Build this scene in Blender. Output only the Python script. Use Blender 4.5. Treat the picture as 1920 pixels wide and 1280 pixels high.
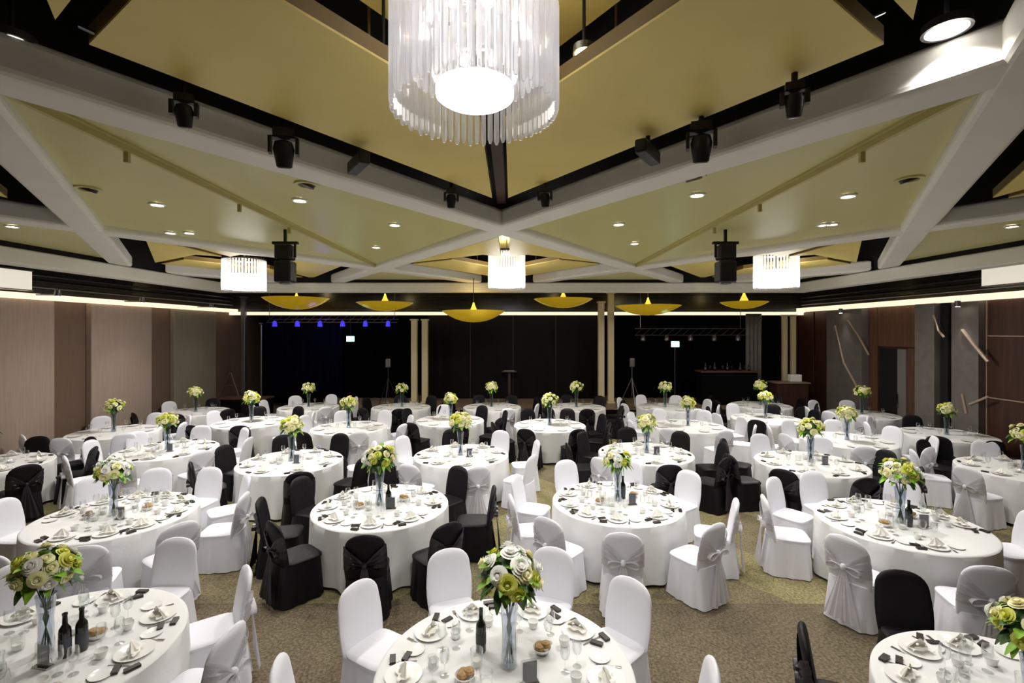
import bpy, math, random
from mathutils import Vector, Matrix
R = math.radians
PI = math.pi
random.seed(7)
scene = bpy.context.scene
col = scene.collection
for o in list(bpy.data.objects):
    bpy.data.objects.remove(o)

# ------------------------------------------------------------------ camera, world, exposure
CH = 3.13          # eye height
F = 900.0          # focal length in pixels of the 1920 px frame
cam = bpy.data.cameras.new('camera')
cam.sensor_width = 36
cam.lens = 36 * F / 1920
cam.shift_y = -20 / 1920
cam.clip_start = 0.05
cam_o = bpy.data.objects.new('camera', cam)
cam_o.location = (0, 0, CH)
cam_o.rotation_euler = (R(90), 0, 0)
col.objects.link(cam_o)
scene.camera = cam_o
w = bpy.data.worlds.new('world')
scene.world = w
w.use_nodes = True
w.node_tree.nodes['Background'].inputs[0].default_value = (0.9, 0.95, 1, 1)
w.node_tree.nodes['Background'].inputs[1].default_value = 0.02
scene.view_settings.view_transform = 'Standard'
scene.view_settings.look = 'None'
scene.view_settings.exposure = 1.15
scene.view_settings.gamma = 1
scene.view_settings.use_curve_mapping = False

E_CHAND = 26       # big chandelier, downward lamp (W)
E_FARCH = 70
E_DOWN = 85        # recessed downlights
E_WASH = 120


def at(px, py, d):
    """point seen at a pixel of the 1920x1280 frame, d metres into the room"""
    return Vector(((px - 960) * d / F, d, CH - (py - 620) * d / F))


def lamp(name, kind, loc, energy, color=(1, .965, .93), size=.1, spot=None, rot=(0, 0, 0), parent=None):
    l = bpy.data.lights.new(name, kind)
    l.energy = energy
    l.color = color
    if kind == 'AREA':
        l.shape = 'DISK'
        l.size = size
    else:
        l.shadow_soft_size = size
    if kind == 'SPOT':
        l.spot_size = R(spot or 110)
        l.spot_blend = .6
    o = bpy.data.objects.new(name, l)
    o.location = loc
    o.rotation_euler = rot
    col.objects.link(o)
    if parent:
        o.parent = parent
    return o


# ------------------------------------------------------------------ materials
def s2l(c):
    return tuple(((x / 255) / 12.92 if x / 255 <= .04045 else ((x / 255 + .055) / 1.055) ** 2.4) for x in c)


def mat(name, rgb, rough=.6, metal=0, noise=0, nscale=8, bump=0, bscale=40, emit=None, estr=0, spec=None, stretch=None, sheen=0):
    m = bpy.data.materials.new(name)
    m.use_nodes = True
    nt = m.node_tree
    b = nt.nodes['Principled BSDF']
    c = s2l(rgb)
    b.inputs['Base Color'].default_value = (*c, 1)
    b.inputs['Roughness'].default_value = rough
    b.inputs['Metallic'].default_value = metal
    if spec is not None:
        b.inputs['Specular IOR Level'].default_value = spec
    if sheen:
        b.inputs['Sheen Weight'].default_value = sheen
    if emit:
        b.inputs['Emission Color'].default_value = (*s2l(emit), 1)
        b.inputs['Emission Strength'].default_value = estr
    tc = nt.nodes.new('ShaderNodeTexCoord')
    src = tc.outputs['Object']
    if stretch:
        mp = nt.nodes.new('ShaderNodeMapping')
        mp.inputs['Scale'].default_value = stretch
        nt.links.new(src, mp.inputs[0])
        src = mp.outputs[0]
    if noise:
        n = nt.nodes.new('ShaderNodeTexNoise')
        n.inputs['Scale'].default_value = nscale
        n.inputs['Detail'].default_value = 6
        nt.links.new(src, n.inputs['Vector'])
        r = nt.nodes.new('ShaderNodeValToRGB')
        r.color_ramp.elements[0].position = .3
        r.color_ramp.elements[1].position = .7
        r.color_ramp.elements[0].color = (*[x * (1 - noise) for x in c], 1)
        r.color_ramp.elements[1].color = (*[min(1, x * (1 + noise)) for x in c], 1)
        nt.links.new(n.outputs['Fac'], r.inputs[0])
        nt.links.new(r.outputs[0], b.inputs['Base Color'])
    if bump:
        n2 = nt.nodes.new('ShaderNodeTexNoise')
        n2.inputs['Scale'].default_value = bscale
        nt.links.new(src, n2.inputs['Vector'])
        bp = nt.nodes.new('ShaderNodeBump')
        bp.inputs['Strength'].default_value = bump
        bp.inputs['Distance'].default_value = .01
        nt.links.new(n2.outputs['Fac'], bp.inputs['Height'])
        nt.links.new(bp.outputs[0], b.inputs['Normal'])
    return m


def glassy(name, tint=(255, 255, 255), transp=.7, rough=.05, diffuse=0.0):
    """clear glass as a coated see-through sheet: transparent + glossy by fresnel, a little translucent"""
    m = bpy.data.materials.new(name)
    m.use_nodes = True
    nt = m.node_tree
    nt.nodes.clear()
    out = nt.nodes.new('ShaderNodeOutputMaterial')
    tr = nt.nodes.new('ShaderNodeBsdfTransparent')
    tr.inputs[0].default_value = (*s2l(tint), 1)
    gl = nt.nodes.new('ShaderNodeBsdfGlossy')
    gl.inputs['Roughness'].default_value = rough
    gl.inputs[0].default_value = (.97, .97, .97, 1)
    lw = nt.nodes.new('ShaderNodeLayerWeight')
    lw.inputs[0].default_value = 1 - transp
    mx = nt.nodes.new('ShaderNodeMixShader')
    nt.links.new(lw.outputs['Facing'], mx.inputs[0])
    nt.links.new(tr.outputs[0], mx.inputs[1])
    nt.links.new(gl.outputs[0], mx.inputs[2])
    last = mx
    if diffuse:
        tl = nt.nodes.new('ShaderNodeBsdfTranslucent')
        tl.inputs[0].default_value = (.95, .96, 1, 1)
        m2 = nt.nodes.new('ShaderNodeMixShader')
        m2.inputs[0].default_value = diffuse
        nt.links.new(mx.outputs[0], m2.inputs[1])
        nt.links.new(tl.outputs[0], m2.inputs[2])
        last = m2
    nt.links.new(last.outputs[0], out.inputs[0])
    return m


def sheer(name, rgb, alpha):
    m = mat(name, rgb, .45, bump=.3, bscale=60)
    nt = m.node_tree
    b = nt.nodes['Principled BSDF']
    b.inputs['Alpha'].default_value = alpha
    return m


def carpet_material():
    m = bpy.data.materials.new('carpet')
    m.use_nodes = True
    nt = m.node_tree
    N = nt.nodes
    L = nt.links
    b = N['Principled BSDF']
    b.inputs['Roughness'].default_value = .95
    b.inputs['Specular IOR Level'].default_value = .1
    tc = N.new('ShaderNodeTexCoord')
    sep = N.new('ShaderNodeSeparateXYZ')
    L.new(tc.outputs['Object'], sep.inputs[0])

    def math_(op, a, bb, clamp=False):
        n = N.new('ShaderNodeMath')
        n.operation = op
        n.use_clamp = clamp
        for i, v in enumerate((a, bb)):
            if isinstance(v, (int, float)):
                n.inputs[i].default_value = v
            else:
                L.new(v, n.inputs[i])
        return n.outputs[0]

    def mix(f, a, c):
        n = N.new('ShaderNodeMix')
        n.data_type = 'RGBA'
        for i, v in ((0, f), (6, a), (7, c)):
            if isinstance(v, tuple):
                n.inputs[i].default_value = (*v, 1)
            elif isinstance(v, (int, float)):
                n.inputs[i].default_value = v
            else:
                L.new(v, n.inputs[i])
        return n.outputs[2]
    brown = s2l((112, 101, 84))
    olive = s2l((142, 134, 98))
    # broad woven bands: brown fields crossed by diagonal olive bands
    diag = math_('ADD', math_('MULTIPLY', sep.outputs[0], .62), math_('MULTIPLY', sep.outputs[1], .5))
    diag2 = math_('SUBTRACT', math_('MULTIPLY', sep.outputs[0], .62), math_('MULTIPLY', sep.outputs[1], .5))
    b1 = math_('GREATER_THAN', math_('FRACT', math_('MULTIPLY', diag, .55), 0), .62)
    b2 = math_('GREATER_THAN', math_('FRACT', math_('MULTIPLY', diag2, .55), 0), .7)
    far = math_('GREATER_THAN', sep.outputs[1], 5.5)
    band = math_('MULTIPLY', math_('MAXIMUM', b1, b2), .6)
    fac = math_('MULTIPLY', math_('ADD', band, .3), far)
    fac = math_('ADD', fac, math_('MULTIPLY', band, .12))
    base = mix(fac, brown, olive)
    n1 = N.new('ShaderNodeTexNoise')
    n1.inputs['Scale'].default_value = 38
    n1.inputs['Detail'].default_value = 8
    L.new(tc.outputs['Object'], n1.inputs['Vector'])
    rr = N.new('ShaderNodeValToRGB')
    rr.color_ramp.elements[0].position = .35
    rr.color_ramp.elements[0].color = (.45, .45, .45, 1)
    rr.color_ramp.elements[1].position = .65
    rr.color_ramp.elements[1].color = (1.3, 1.3, 1.3, 1)
    L.new(n1.outputs['Fac'], rr.inputs[0])
    mul = N.new('ShaderNodeMix')
    mul.data_type = 'RGBA'
    mul.blend_type = 'MULTIPLY'
    mul.inputs[0].default_value = .8
    L.new(base, mul.inputs[6])
    L.new(rr.outputs[0], mul.inputs[7])
    v = N.new('ShaderNodeTexVoronoi')
    v.feature = 'DISTANCE_TO_EDGE'
    v.inputs['Scale'].default_value = 3.2
    L.new(tc.outputs['Object'], v.inputs['Vector'])
    vein = math_('LESS_THAN', v.outputs['Distance'], .012)
    seam = math_('LESS_THAN', math_('ABSOLUTE', math_('SUBTRACT', sep.outputs[1], 5.5), 0), .012)
    vein = math_('MULTIPLY', math_('MAXIMUM', vein, seam), .25)
    fin = mix(vein, mul.outputs[2], s2l((52, 42, 34)))
    L.new(fin, b.inputs['Base Color'])
    bp = N.new('ShaderNodeBump')
    bp.inputs['Strength'].default_value = .5
    bp.inputs['Distance'].default_value = .01
    L.new(n1.outputs['Fac'], bp.inputs['Height'])
    L.new(bp.outputs[0], b.inputs['Normal'])
    return m


M = dict(
    carpet=carpet_material(),
    cloth=mat('white_linen', (228, 228, 228), .8, bump=.15, bscale=30),
    white=mat('white_cover', (230, 230, 238), .7, bump=.2, bscale=12, sheen=.1),
    black=mat('black_cover', (15, 12, 18), .55, noise=.3, nscale=9, bump=.35, bscale=14, spec=.25),
    blacksash=mat('black_satin', (32, 26, 34), .35, bump=.3, bscale=20),
    organza=sheer('organza', (206, 203, 208), .72),
    beam=mat('painted_beam', (224, 221, 210), .55, noise=.04, nscale=1.2),
    gold=mat('gold_panel', (226, 204, 118), .45, noise=.05, nscale=1.5, bump=.05, bscale=12),
    track=mat('track_yellow', (190, 178, 116), .5),
    goldedge=mat('gold_panel_edge', (120, 98, 52), .6),
    olive=mat('olive_ceiling', (204, 197, 136), .32, noise=.06, nscale=.7, bump=.04, bscale=3, stretch=(1, .3, 1)),
    void=mat('black_void', (5, 5, 6), .9),
    blackmetal=mat('black_metal', (26, 25, 28), .4, .3),
    greymetal=mat('grey_metal', (120, 118, 122), .3, .8),
    chrome=mat('chrome', (200, 200, 205), .15, 1),
    panelpale=mat('wall_fabric_pale', (158, 140, 128), .9, noise=.08, nscale=30, bump=.2, bscale=80, stretch=(1, 1, .05)),
    panelolive=mat('wall_fabric_olive', (130, 122, 104), .9, noise=.08, nscale=30, stretch=(1, 1, .05)),
    panelbrown=mat('wall_fabric_brown', (104, 84, 70), .9, noise=.08, nscale=30, stretch=(1, 1, .05)),
    timber=mat('dark_timber', (66, 38, 28), .45, noise=.3, nscale=14, stretch=(1, 1, .06)),
    timber2=mat('brown_timber', (92, 62, 46), .5, noise=.25, nscale=14, stretch=(1, 1, .06)),
    stone=mat('grey_stone', (108, 102, 98), .5, noise=.12, nscale=5),
    inlay=mat('pale_inlay', (190, 168, 150), .3, .3),
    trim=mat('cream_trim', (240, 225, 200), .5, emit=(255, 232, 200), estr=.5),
    darkgloss=mat('dark_gloss_band', (40, 38, 32), .25, noise=.4, nscale=6, stretch=(.2, .2, 3)),
    cream=mat('cream_column', (214, 200, 160), .5),
    curtain=mat('black_curtain', (3, 3, 4), .95, spec=.05, noise=.4, nscale=10, stretch=(1, 1, .05)),
    bluelitcurtain=mat('black_curtain_blue_light', (5, 6, 22), .95, spec=.05, noise=.4, nscale=10, stretch=(1, 1, .05)),  # black curtain with the blue stage light's tint put into its colour
    brownback=mat('stage_back_timber', (14, 8, 7), .6, spec=.15, noise=.3, nscale=6, stretch=(1, 1, .1)),
    stage=mat('stage_black_skirt', (6, 5, 6), .8, spec=.1),
    stagetop=mat('stage_timber', (134, 116, 98), .45, noise=.1, nscale=5),
    golddish=mat('gold_dish', (206, 170, 40), .3, .4, emit=(220, 180, 30), estr=.12),
    bulb=mat('bulb', (255, 255, 255), .5, emit=(255, 240, 215), estr=9),
    bulbwhite=mat('chandelier_diffuser', (255, 255, 255), .5, emit=(255, 250, 245), estr=3),
    crystal=glassy('crystal', (254, 254, 255), .62, .06, .36),
    farcrystal=glassy('crystal_band', (250, 252, 255), .8, .1, .2),
    glass=glassy('clear_glass', (251, 252, 252), .8, .03),
    vaseglass=glassy('vase_glass', (236, 240, 246), .72, .03),
    lensblue=mat('blue_lamp_lens', (120, 190, 255), .4, emit=(80, 170, 255), estr=5),
    exit=mat('exit_sign_face', (190, 255, 235), .4, emit=(150, 255, 225), estr=3),
    purple=mat('purple_truss_lamp', (60, 50, 200), .4, emit=(60, 50, 220), estr=.5),
    leaf=mat('leaf_green', (126, 172, 44), .5, noise=.4, nscale=14),
    leafdark=mat('leaf_dark', (48, 86, 26), .45, noise=.3, nscale=14),
    petal=mat('petal_cream', (250, 246, 200), .6),
    petalg=mat('petal_lime', (226, 228, 110), .6),
    petalw=mat('petal_white', (252, 252, 246), .6),
    plate=mat('porcelain', (242, 242, 240), .15),
    napkin=mat('ivory_napkin', (242, 240, 232), .8, bump=.3, bscale=40),
    choc=mat('chocolate_box', (40, 30, 28), .35),
    steel=mat('cutlery_steel', (190, 188, 184), .18, 1),
    bottle=mat('dark_bottle', (20, 26, 24), .12, spec=.8),
    label=mat('bottle_label', (70, 74, 84), .6),
    food=mat('bread_tan', (176, 140, 92), .7, noise=.4, nscale=30),
    orange=mat('amber_wood', (196, 134, 66), .5),
    door=mat('grey_door_leaf', (120, 112, 110), .5),
)


# ------------------------------------------------------------------ mesh builder
class MB:
    def __init__(s):
        s.v = []
        s.f = []

    def add(s, vs, fs):
        n = len(s.v)
        s.v += [tuple(v) for v in vs]
        s.f += [tuple(i + n for i in f) for f in fs]
        return s

    def box(s, lo, hi):
        x0, y0, z0 = lo
        x1, y1, z1 = hi
        return s.add([(x0, y0, z0), (x1, y0, z0), (x1, y1, z0), (x0, y1, z0), (x0, y0, z1), (x1, y0, z1), (x1, y1, z1), (x0, y1, z1)],
                     [(0, 3, 2, 1), (4, 5, 6, 7), (0, 1, 5, 4), (1, 2, 6, 5), (2, 3, 7, 6), (3, 0, 4, 7)])

    def prism(s, poly, z0, z1):
        a = sum(poly[i][0] * poly[(i + 1) % len(poly)][1] - poly[(i + 1) % len(poly)][0] * poly[i][1] for i in range(len(poly)))
        if a < 0:
            poly = poly[::-1]
        n = len(poly)
        return s.add([(x, y, z0) for x, y in poly] + [(x, y, z1) for x, y in poly],
                     [tuple(range(n))[::-1], tuple(range(n, 2 * n))] + [(i, (i + 1) % n, n + (i + 1) % n, n + i) for i in range(n)])

    def loft(s, rings, cap0=True, cap1=True):
        n = len(rings[0])
        vs = [p for r in rings for p in r]
        fs = []
        for k in range(len(rings) - 1):
            for i in range(n):
                j = (i + 1) % n
                fs.append((k * n + i, k * n + j, (k + 1) * n + j, (k + 1) * n + i))
        if cap0:
            fs.append(tuple(range(n))[::-1])
        if cap1:
            fs.append(tuple(range((len(rings) - 1) * n, len(rings) * n)))
        return s.add(vs, fs)

    def lathe(s, prof, seg=24, c=(0, 0, 0), cap=True):
        rings = [[(c[0] + r * math.cos(2 * PI * i / seg), c[1] + r * math.sin(2 * PI * i / seg), c[2] + z) for i in range(seg)] for r, z in prof]
        return s.loft(rings, cap, cap)

    def tube(s, pts, r, seg=8, r1=None):
        pts = [Vector(p) for p in pts]
        rings = []
        for k, p in enumerate(pts):
            t = (pts[min(k + 1, len(pts) - 1)] - pts[max(k - 1, 0)]).normalized()
            a = Vector((0, 0, 1)) if abs(t.z) < .9 else Vector((1, 0, 0))
            u = t.cross(a).normalized()
            v = t.cross(u)
            rr = r if r1 is None else r + (r1 - r) * k / (len(pts) - 1)
            rings.append([tuple(p + u * rr * math.cos(2 * PI * i / seg) - v * rr * math.sin(2 * PI * i / seg)) for i in range(seg)])
        return s.loft(rings)

    def grid(s, fn, nu, nv):
        vs = [fn(i / nu, j / nv) for j in range(nv + 1) for i in range(nu + 1)]
        fs = [(j * (nu + 1) + i, j * (nu + 1) + i + 1, (j + 1) * (nu + 1) + i + 1, (j + 1) * (nu + 1) + i) for j in range(nv) for i in range(nu)]
        return s.add(vs, fs)

    def xf(s, m):
        s.v = [tuple(m @ Vector(p)) for p in s.v]
        return s

    def merge(s, o):
        return s.add(o.v, o.f)

    def mesh(s, name, m, smooth=True):
        me = bpy.data.meshes.new(name)
        me.from_pydata(s.v, [], s.f)
        me.materials.append(M[m] if isinstance(m, str) else m)
        me.polygons.foreach_set('use_smooth', [smooth] * len(me.polygons))
        me.update()
        if smooth:
            try:
                me.set_sharp_from_angle(angle=R(40))
            except Exception:
                pass
        return me

    def build(s, name, m, parent=None, smooth=True):
        o = bpy.data.objects.new(name, s.mesh(name, m, smooth))
        col.objects.link(o)
        if parent is not None:
            o.parent = parent
        return o


def bevel(o, w=.01, seg=2):
    md = o.modifiers.new('bevel', 'BEVEL')
    md.width = w
    md.segments = seg
    md.limit_method = 'ANGLE'
    return o


def solid(o, t):
    md = o.modifiers.new('thick', 'SOLIDIFY')
    md.thickness = t
    md.offset = 0
    return o


def tag(o, label=None, cat=None, group=None, kind=None):
    if label:
        o['label'] = label
    if cat:
        o['category'] = cat
    if group:
        o['group'] = group
    if kind:
        o['kind'] = kind
    return o


def empty(name, loc=(0, 0, 0), rz=0, label=None, cat=None, group=None):
    o = bpy.data.objects.new(name, None)
    o.location = loc
    o.rotation_euler = (0, 0, rz)
    o.empty_display_size = .1
    col.objects.link(o)
    return tag(o, label, cat, group)


def mesh_obj(name, me, parent=None, loc=(0, 0, 0), rz=0):
    o = bpy.data.objects.new(name, me)
    o.location = loc
    o.rotation_euler = (0, 0, rz)
    col.objects.link(o)
    if parent is not None:
        o.parent = parent
    return o


CH_MAP = {}


def copy_tree(o, parent=None):
    c = o.copy()
    col.objects.link(c)
    if parent is not None:
        c.parent = parent
    for ch in CH_MAP.get(o.name, None) or children_of(o):
        copy_tree(ch, c)
    return c


def children_of(o):
    l = [c for c in o.children]
    CH_MAP[o.name] = l
    return l


def struct(name, mb, m, smooth=False):
    return tag(mb.build(name, m, None, smooth), kind='structure')


# ------------------------------------------------------------------ room shell
WL, WR, YB, YF = -10.9, 11.3, 19.8, -2.5
TOP = 5.9
struct('floor', MB().box((WL - .3, YF, -.2), (WR + .3, YB + 2, 0)), 'carpet')
struct('ceiling', MB().box((WL - .3, YF, TOP), (WR + .3, YB + 2, TOP + .2)), 'void')
struct('wall_left', MB().box((WL - .3, YF, 0), (WL, YB + 2, TOP)), 'panelbrown')
struct('wall_right', MB().box((WR, YF, 0), (WR + .3, YB + 2, TOP)), 'timber')
struct('wall_back', MB().box((WL, YB + 1, 0), (WR, YB + 1.3, TOP)), 'curtain')
struct('wall_front', MB().box((WL, YF - .2, 0), (WR, YF, TOP)), 'panelpale')


def yl(px):
    return -WL * F / (960 - px)


def yr(px):
    return WR * F / (px - 960)


# left wall: upholstered panels standing a little proud of the wall
for i, (a, b, m, lab) in enumerate([(-260, 90, 'panelpale', 'wide pale taupe fabric wall panel nearest the camera on the left'),
                                    (160, 275, 'panelpale', 'pale taupe fabric wall panel lit brightest on the left wall'),
                                    (318, 397, 'panelolive', 'olive grey fabric wall panel farthest along the left wall')]):
    o = bevel(MB().box((WL + .003, yl(a), 0.002), (WL + .16, yl(b), 3.82)).build('wall_panel', m, None, False), .02)
    tag(o, lab, 'wall panel')
# perimeter light ledge
for nm, lo, hi in (('trim_1', (WL, YF, 3.84), (WL + .28, 18.6, 3.96)), ('trim_2', (WR - .28, YF, 3.86), (WR, 18.6, 4.0)),
                   ('trim_3', (WL, 18.5, 3.74), (WR, 18.7, 3.86))):
    struct(nm, MB().box(lo, hi), 'trim')
struct('trim_4', MB().box((WL, YF, 3.97), (WL + .12, 18.6, TOP)), 'darkgloss')
struct('trim_5', MB().box((WR - .12, YF, 4.01), (WR, 18.6, TOP)), 'darkgloss')
struct('trim_6', MB().box((WL, 18.62, 3.87), (WR, 18.75, TOP)), 'darkgloss')
# horizontal louvres and pipes on the dark upper band
for sx, n in ((-1, 7), (1, 8)):
    x = WL + .2 if sx < 0 else WR - .2
    for z, r_, mm in ((4.08, .022, 'greymetal'), (4.22, .03, 'blackmetal'), (4.34, .018, 'greymetal')):
        struct('trim_%d' % n, MB().tube([(x, YF, z + .04), (x, 18.4, z + .04)], r_), mm, True)
        n += 10
# bulkhead ring
BX, BY, BZ = 9.0, 15.0, 4.34
bz1 = BZ + .30
for nm, lo, hi in (('trim_40', (-BX - .35, YF, BZ), (-BX, BY, bz1)), ('trim_41', (BX, YF, BZ), (BX + .35, BY, bz1)),
                   ('trim_42', (-BX - .35, BY, BZ), (BX + .35, BY + .35, bz1))):
    bevel(struct(nm, MB().box(lo, hi), 'beam'), .04, 3)
for nm, lo, hi in (('trim_43', (-BX - .2, YF, bz1), (-BX - .05, BY, TOP)), ('trim_44', (BX + .05, YF, bz1), (BX + .2, BY, TOP)),
                   ('trim_45', (-BX - .2, BY + .05, bz1), (BX + .2, BY + .2, TOP))):
    struct(nm, MB().box(lo, hi), 'void')

# ------------------------------------------------------------------ ceiling: diamond grid of white beams
AX = -.15
HX, HY = 3.15, 4.6
CY = 2.7
ZB = CH + 1.5


def clip(poly, lo=(-BX, YF), hi=(BX, BY)):
    for ax, lim, sg in ((0, lo[0], 1), (0, hi[0], -1), (1, lo[1], 1), (1, hi[1], -1)):
        out = []
        for i in range(len(poly)):
            p, q = poly[i - 1], poly[i]
            ip, iq = (p[ax] - lim) * sg >= 0, (q[ax] - lim) * sg >= 0
            if ip != iq:
                t = (lim - p[ax]) / (q[ax] - p[ax])
                out.append((p[0] + t * (q[0] - p[0]), p[1] + t * (q[1] - p[1])))
            if iq:
                out.append(q)
        poly = out
        if not poly:
            return []
    return poly


W2 = .20
nb = 0
for i in range(-5, 6):
    for s in (-1, 1):
        # beam through (AX + 2*i*HX + HX, CY) going with slope s
        x0 = AX + (2 * i + 1) * HX
        d = Vector((HX * s, HY)).normalized()
        n = Vector((-d.y, d.x))
        a = Vector((x0, CY)) - d * 30
        b = Vector((x0, CY)) + d * 30
        z0 = ZB + (.0 if s > 0 else .003)
        poly = clip([tuple(a + n * W2), tuple(a - n * W2), tuple(b - n * W2), tuple(b + n * W2)])
        if len(poly) < 3:
            continue
        nb += 1
        bm = MB().prism(poly, z0, z0 + .27)
        o = tag(bm.build('ceiling_beam_tmp', 'beam', None, False), kind='structure')
        o.name = 'trim_%d' % (50 + nb)
        bevel(o, .05, 3)


def downlight(x, y, z, energy=None, label='', r=.075):
    t = empty('downlight', (x, y, z), 0, label, 'ceiling light', 'recessed ceiling downlights')
    MB().lathe([(r * .75, .0), (r * 1.25, .0), (r * 1.25, -.02), (r, -.025), (r * .75, -.012)], 20, cap=False).build('bezel', 'plate', t)
    MB().lathe([(r * .8, -.006), (r * .8, -.016)], 20).build('lens', 'bulb', t)
    if energy:
        lamp('downlight_lamp', 'SPOT', (0, 0, -.04), energy, size=.05, spot=125, parent=t)
    return t


# flat olive fields
nf = 0
flats = []
for k in range(-2, 3):
    for j in range(-1, 3):
        cx = AX + (2 * k + 1) * HX
        cy = CY + HY * (2 * j + 1)
        poly = clip([(cx + HX, cy), (cx, cy + HY), (cx - HX, cy), (cx, cy - HY)])
        if len(poly) >= 3:
            nf += 1
            struct('trim_%d' % (80 + nf), MB().prism(poly, ZB + .10, ZB + .15), 'olive')
            flats.append((cx, cy))
# folding partition tracks running down the middle of the two big fields
for s in (-1, 1):
    x = AX + HX * s
    t = tag(MB().box((x - .018, CY + .35, ZB + .03), (x + .018, CY + 2 * HY - .3, ZB + .1))
            .box((x - .05, CY + .35, ZB + .08), (x + .05, CY + 2 * HY - .3, ZB + .1)).build('partition_track', 'track', None, False),
            'slim yellow partition track along the olive ceiling field %s of centre' % ('left' if s < 0 else 'right'), 'track')
    for k, yy in enumerate((CY + 1.4, CY + 3.1, CY + 4.4)):
        MB().box((x - .02, yy, ZB - .06), (x + .02, yy + .03, ZB + .03)).build('track_hanger', 'track', t, False)

# ------------------------------------------------------------------ coffers with gold panels
def ring_poly(n0, n1, sx, sy, end=True):
    """strip of a diamond ring between half-heights n0 < n1 (metres along y), in one quadrant"""
    hx0, hx1 = n0 * HX / HY, n1 * HX / HY
    return [(sx * .1, sy * (n1 - .15)), (sx * (hx1 - .0), sy * .0), (sx * hx0, sy * .0), (sx * .1, sy * (n0 - .15))]


def coffer(cx, cy, main=False, where=''):
    ZP = CH + 1.67
    nn = 0
    for sx in (-1, 1):
        for sy in (-1, 1):
            # outer panel: long edge parallel to the beam, square end at the side corner
            n1, n0 = 3.78, 1.75
            dx = Vector((HX, -HY)).normalized()
            nrm = Vector((HY, HX)).normalized()
            D1, D0 = 1.97, .69
            ytip = .28 if sy > 0 else .05
            # points in the (+,+) quadrant
            p1 = Vector((.1, (D1 - .1 * nrm.x) / nrm.y))
            p4 = Vector((.1, (D0 - .1 * nrm.x) / nrm.y))
            if sy > 0:
                p2 = Vector(((D1 - .10 * nrm.y) / nrm.x, .10))
                p3 = p2 - nrm * (D1 - D0)
                poly = [p1, p2, p3, p4]
            else:
                p2 = Vector(((D1 - .12 * nrm.y) / nrm.x, .12))
                q = p2 - Vector((nrm.x, -nrm.y)) * 1.0
                k = (p2 - q)
                # inner end on the inner line, cut parallel to its neighbour's end
                t = (D1 - D0) / (nrm.x * nrm.x - nrm.y * nrm.y)
                p3 = p2 + Vector((-nrm.x, nrm.y)) * min(t, 2.2)
                poly = [p1, p2, p3, p4]
            pts = [(cx + sx * p.x, cy + sy * p.y) for p in poly]
            pts = clip(pts)
            if len(pts) < 3:
                continue
            if not main and len(pts) >= 3 and max(p[1] for p in pts) < .5:
                continue
            nn += 1
            o = MB().prism(pts, ZP, ZP + .015).build('acoustic_panel', 'gold', None, False)
            pos = ('far ' if sy > 0 else 'near ') + ('left' if sx < 0 else 'right')
            tag(o, 'gold suspended ceiling panel, %s quarter of %s' % (pos, where), 'ceiling panel', 'gold suspended ceiling panels')
            gx = sum(p[0] for p in pts) / len(pts)
            gy = sum(p[1] for p in pts) / len(pts)
            MB().prism(pts, ZP + .0155, ZP + .11).tube([(gx, gy, ZP + .1), (gx, gy, TOP + .01)], .012, 6).build('panel_frame', 'goldedge', o, False)
    # centre panel, higher up, the chandelier hangs from it
    z = CH + 2.27
    pts = clip([(cx + 1.3, cy), (cx, cy + 1.92), (cx - 1.3, cy), (cx, cy - 1.92)])
    if len(pts) >= 3:
        o = MB().prism(pts, z, z + .015).build('canopy_panel', 'gold', None, False)
        tag(o, 'gold diamond panel above the chandelier in %s' % where, 'ceiling panel')
        gy = sum(p[1] for p in pts) / len(pts)
        gx = sum(p[0] for p in pts) / len(pts)
        MB().prism(pts, z + .0155, z + .1).tube([(gx, gy, z + .09), (gx, gy, TOP + .01)], .012, 6).build('panel_frame', 'goldedge', o, False)
    # steel rods and cable trays in the black void
    for k in range(5):
        yy = cy - 2.6 + k * 1.4
        if yy < 0 or abs(cx) > 3:
            continue
    return


coffer(AX, CY, True, 'the centre coffer around the big chandelier')
coffer(AX - 2 * HX, CY, False, 'the left coffer at the frame edge')
coffer(AX + 2 * HX, CY, False, 'the right coffer at the frame edge')
coffer(AX, CY + 2 * HY, False, 'the far centre coffer')
coffer(AX - 2 * HX, CY + 2 * HY, False, 'the far left coffer')
coffer(AX + 2 * HX, CY + 2 * HY, False, 'the far right coffer')

# big spot lamps in the void of the centre coffer
for i, (px, py, zz, rr, lab) in enumerate([(1095, 100, CH + 1.85, .062, 'bright round spotlight in the black gap right of the big chandelier'),
                                           (719, 108, CH + 1.85, .06, 'round spotlight in the black gap just left of the big chandelier'),
                                           (1775, 58, CH + 1.75, .10, 'large white round lamp at the top right corner of the ceiling'),
                                           (22, 80, CH + 1.75, .10, 'large white round lamp at the top left corner of the ceiling')]):
    d = (zz - CH) * F / (620 - py)
    p = at(px, py, d)
    t = empty('ceiling_spotlight', p, 0, lab, 'ceiling light')
    MB().lathe([(rr * 1.15, .05), (rr * 1.2, .0), (rr * 1.02, .0), (rr * 1.0, .03)], 24, cap=False).build('housing', 'greymetal', t)
    MB().lathe([(rr, .012), (rr * .98, .002)], 24).build('lens', 'bulbwhite', t)
    MB().tube([(0, 0, .02), (0, 0, TOP - p.z)], .012).build('stem', 'blackmetal', t)
    lamp('spot_lamp', 'SPOT', (0, 0, -.03), 60, size=.06, spot=120, parent=t)

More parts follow.
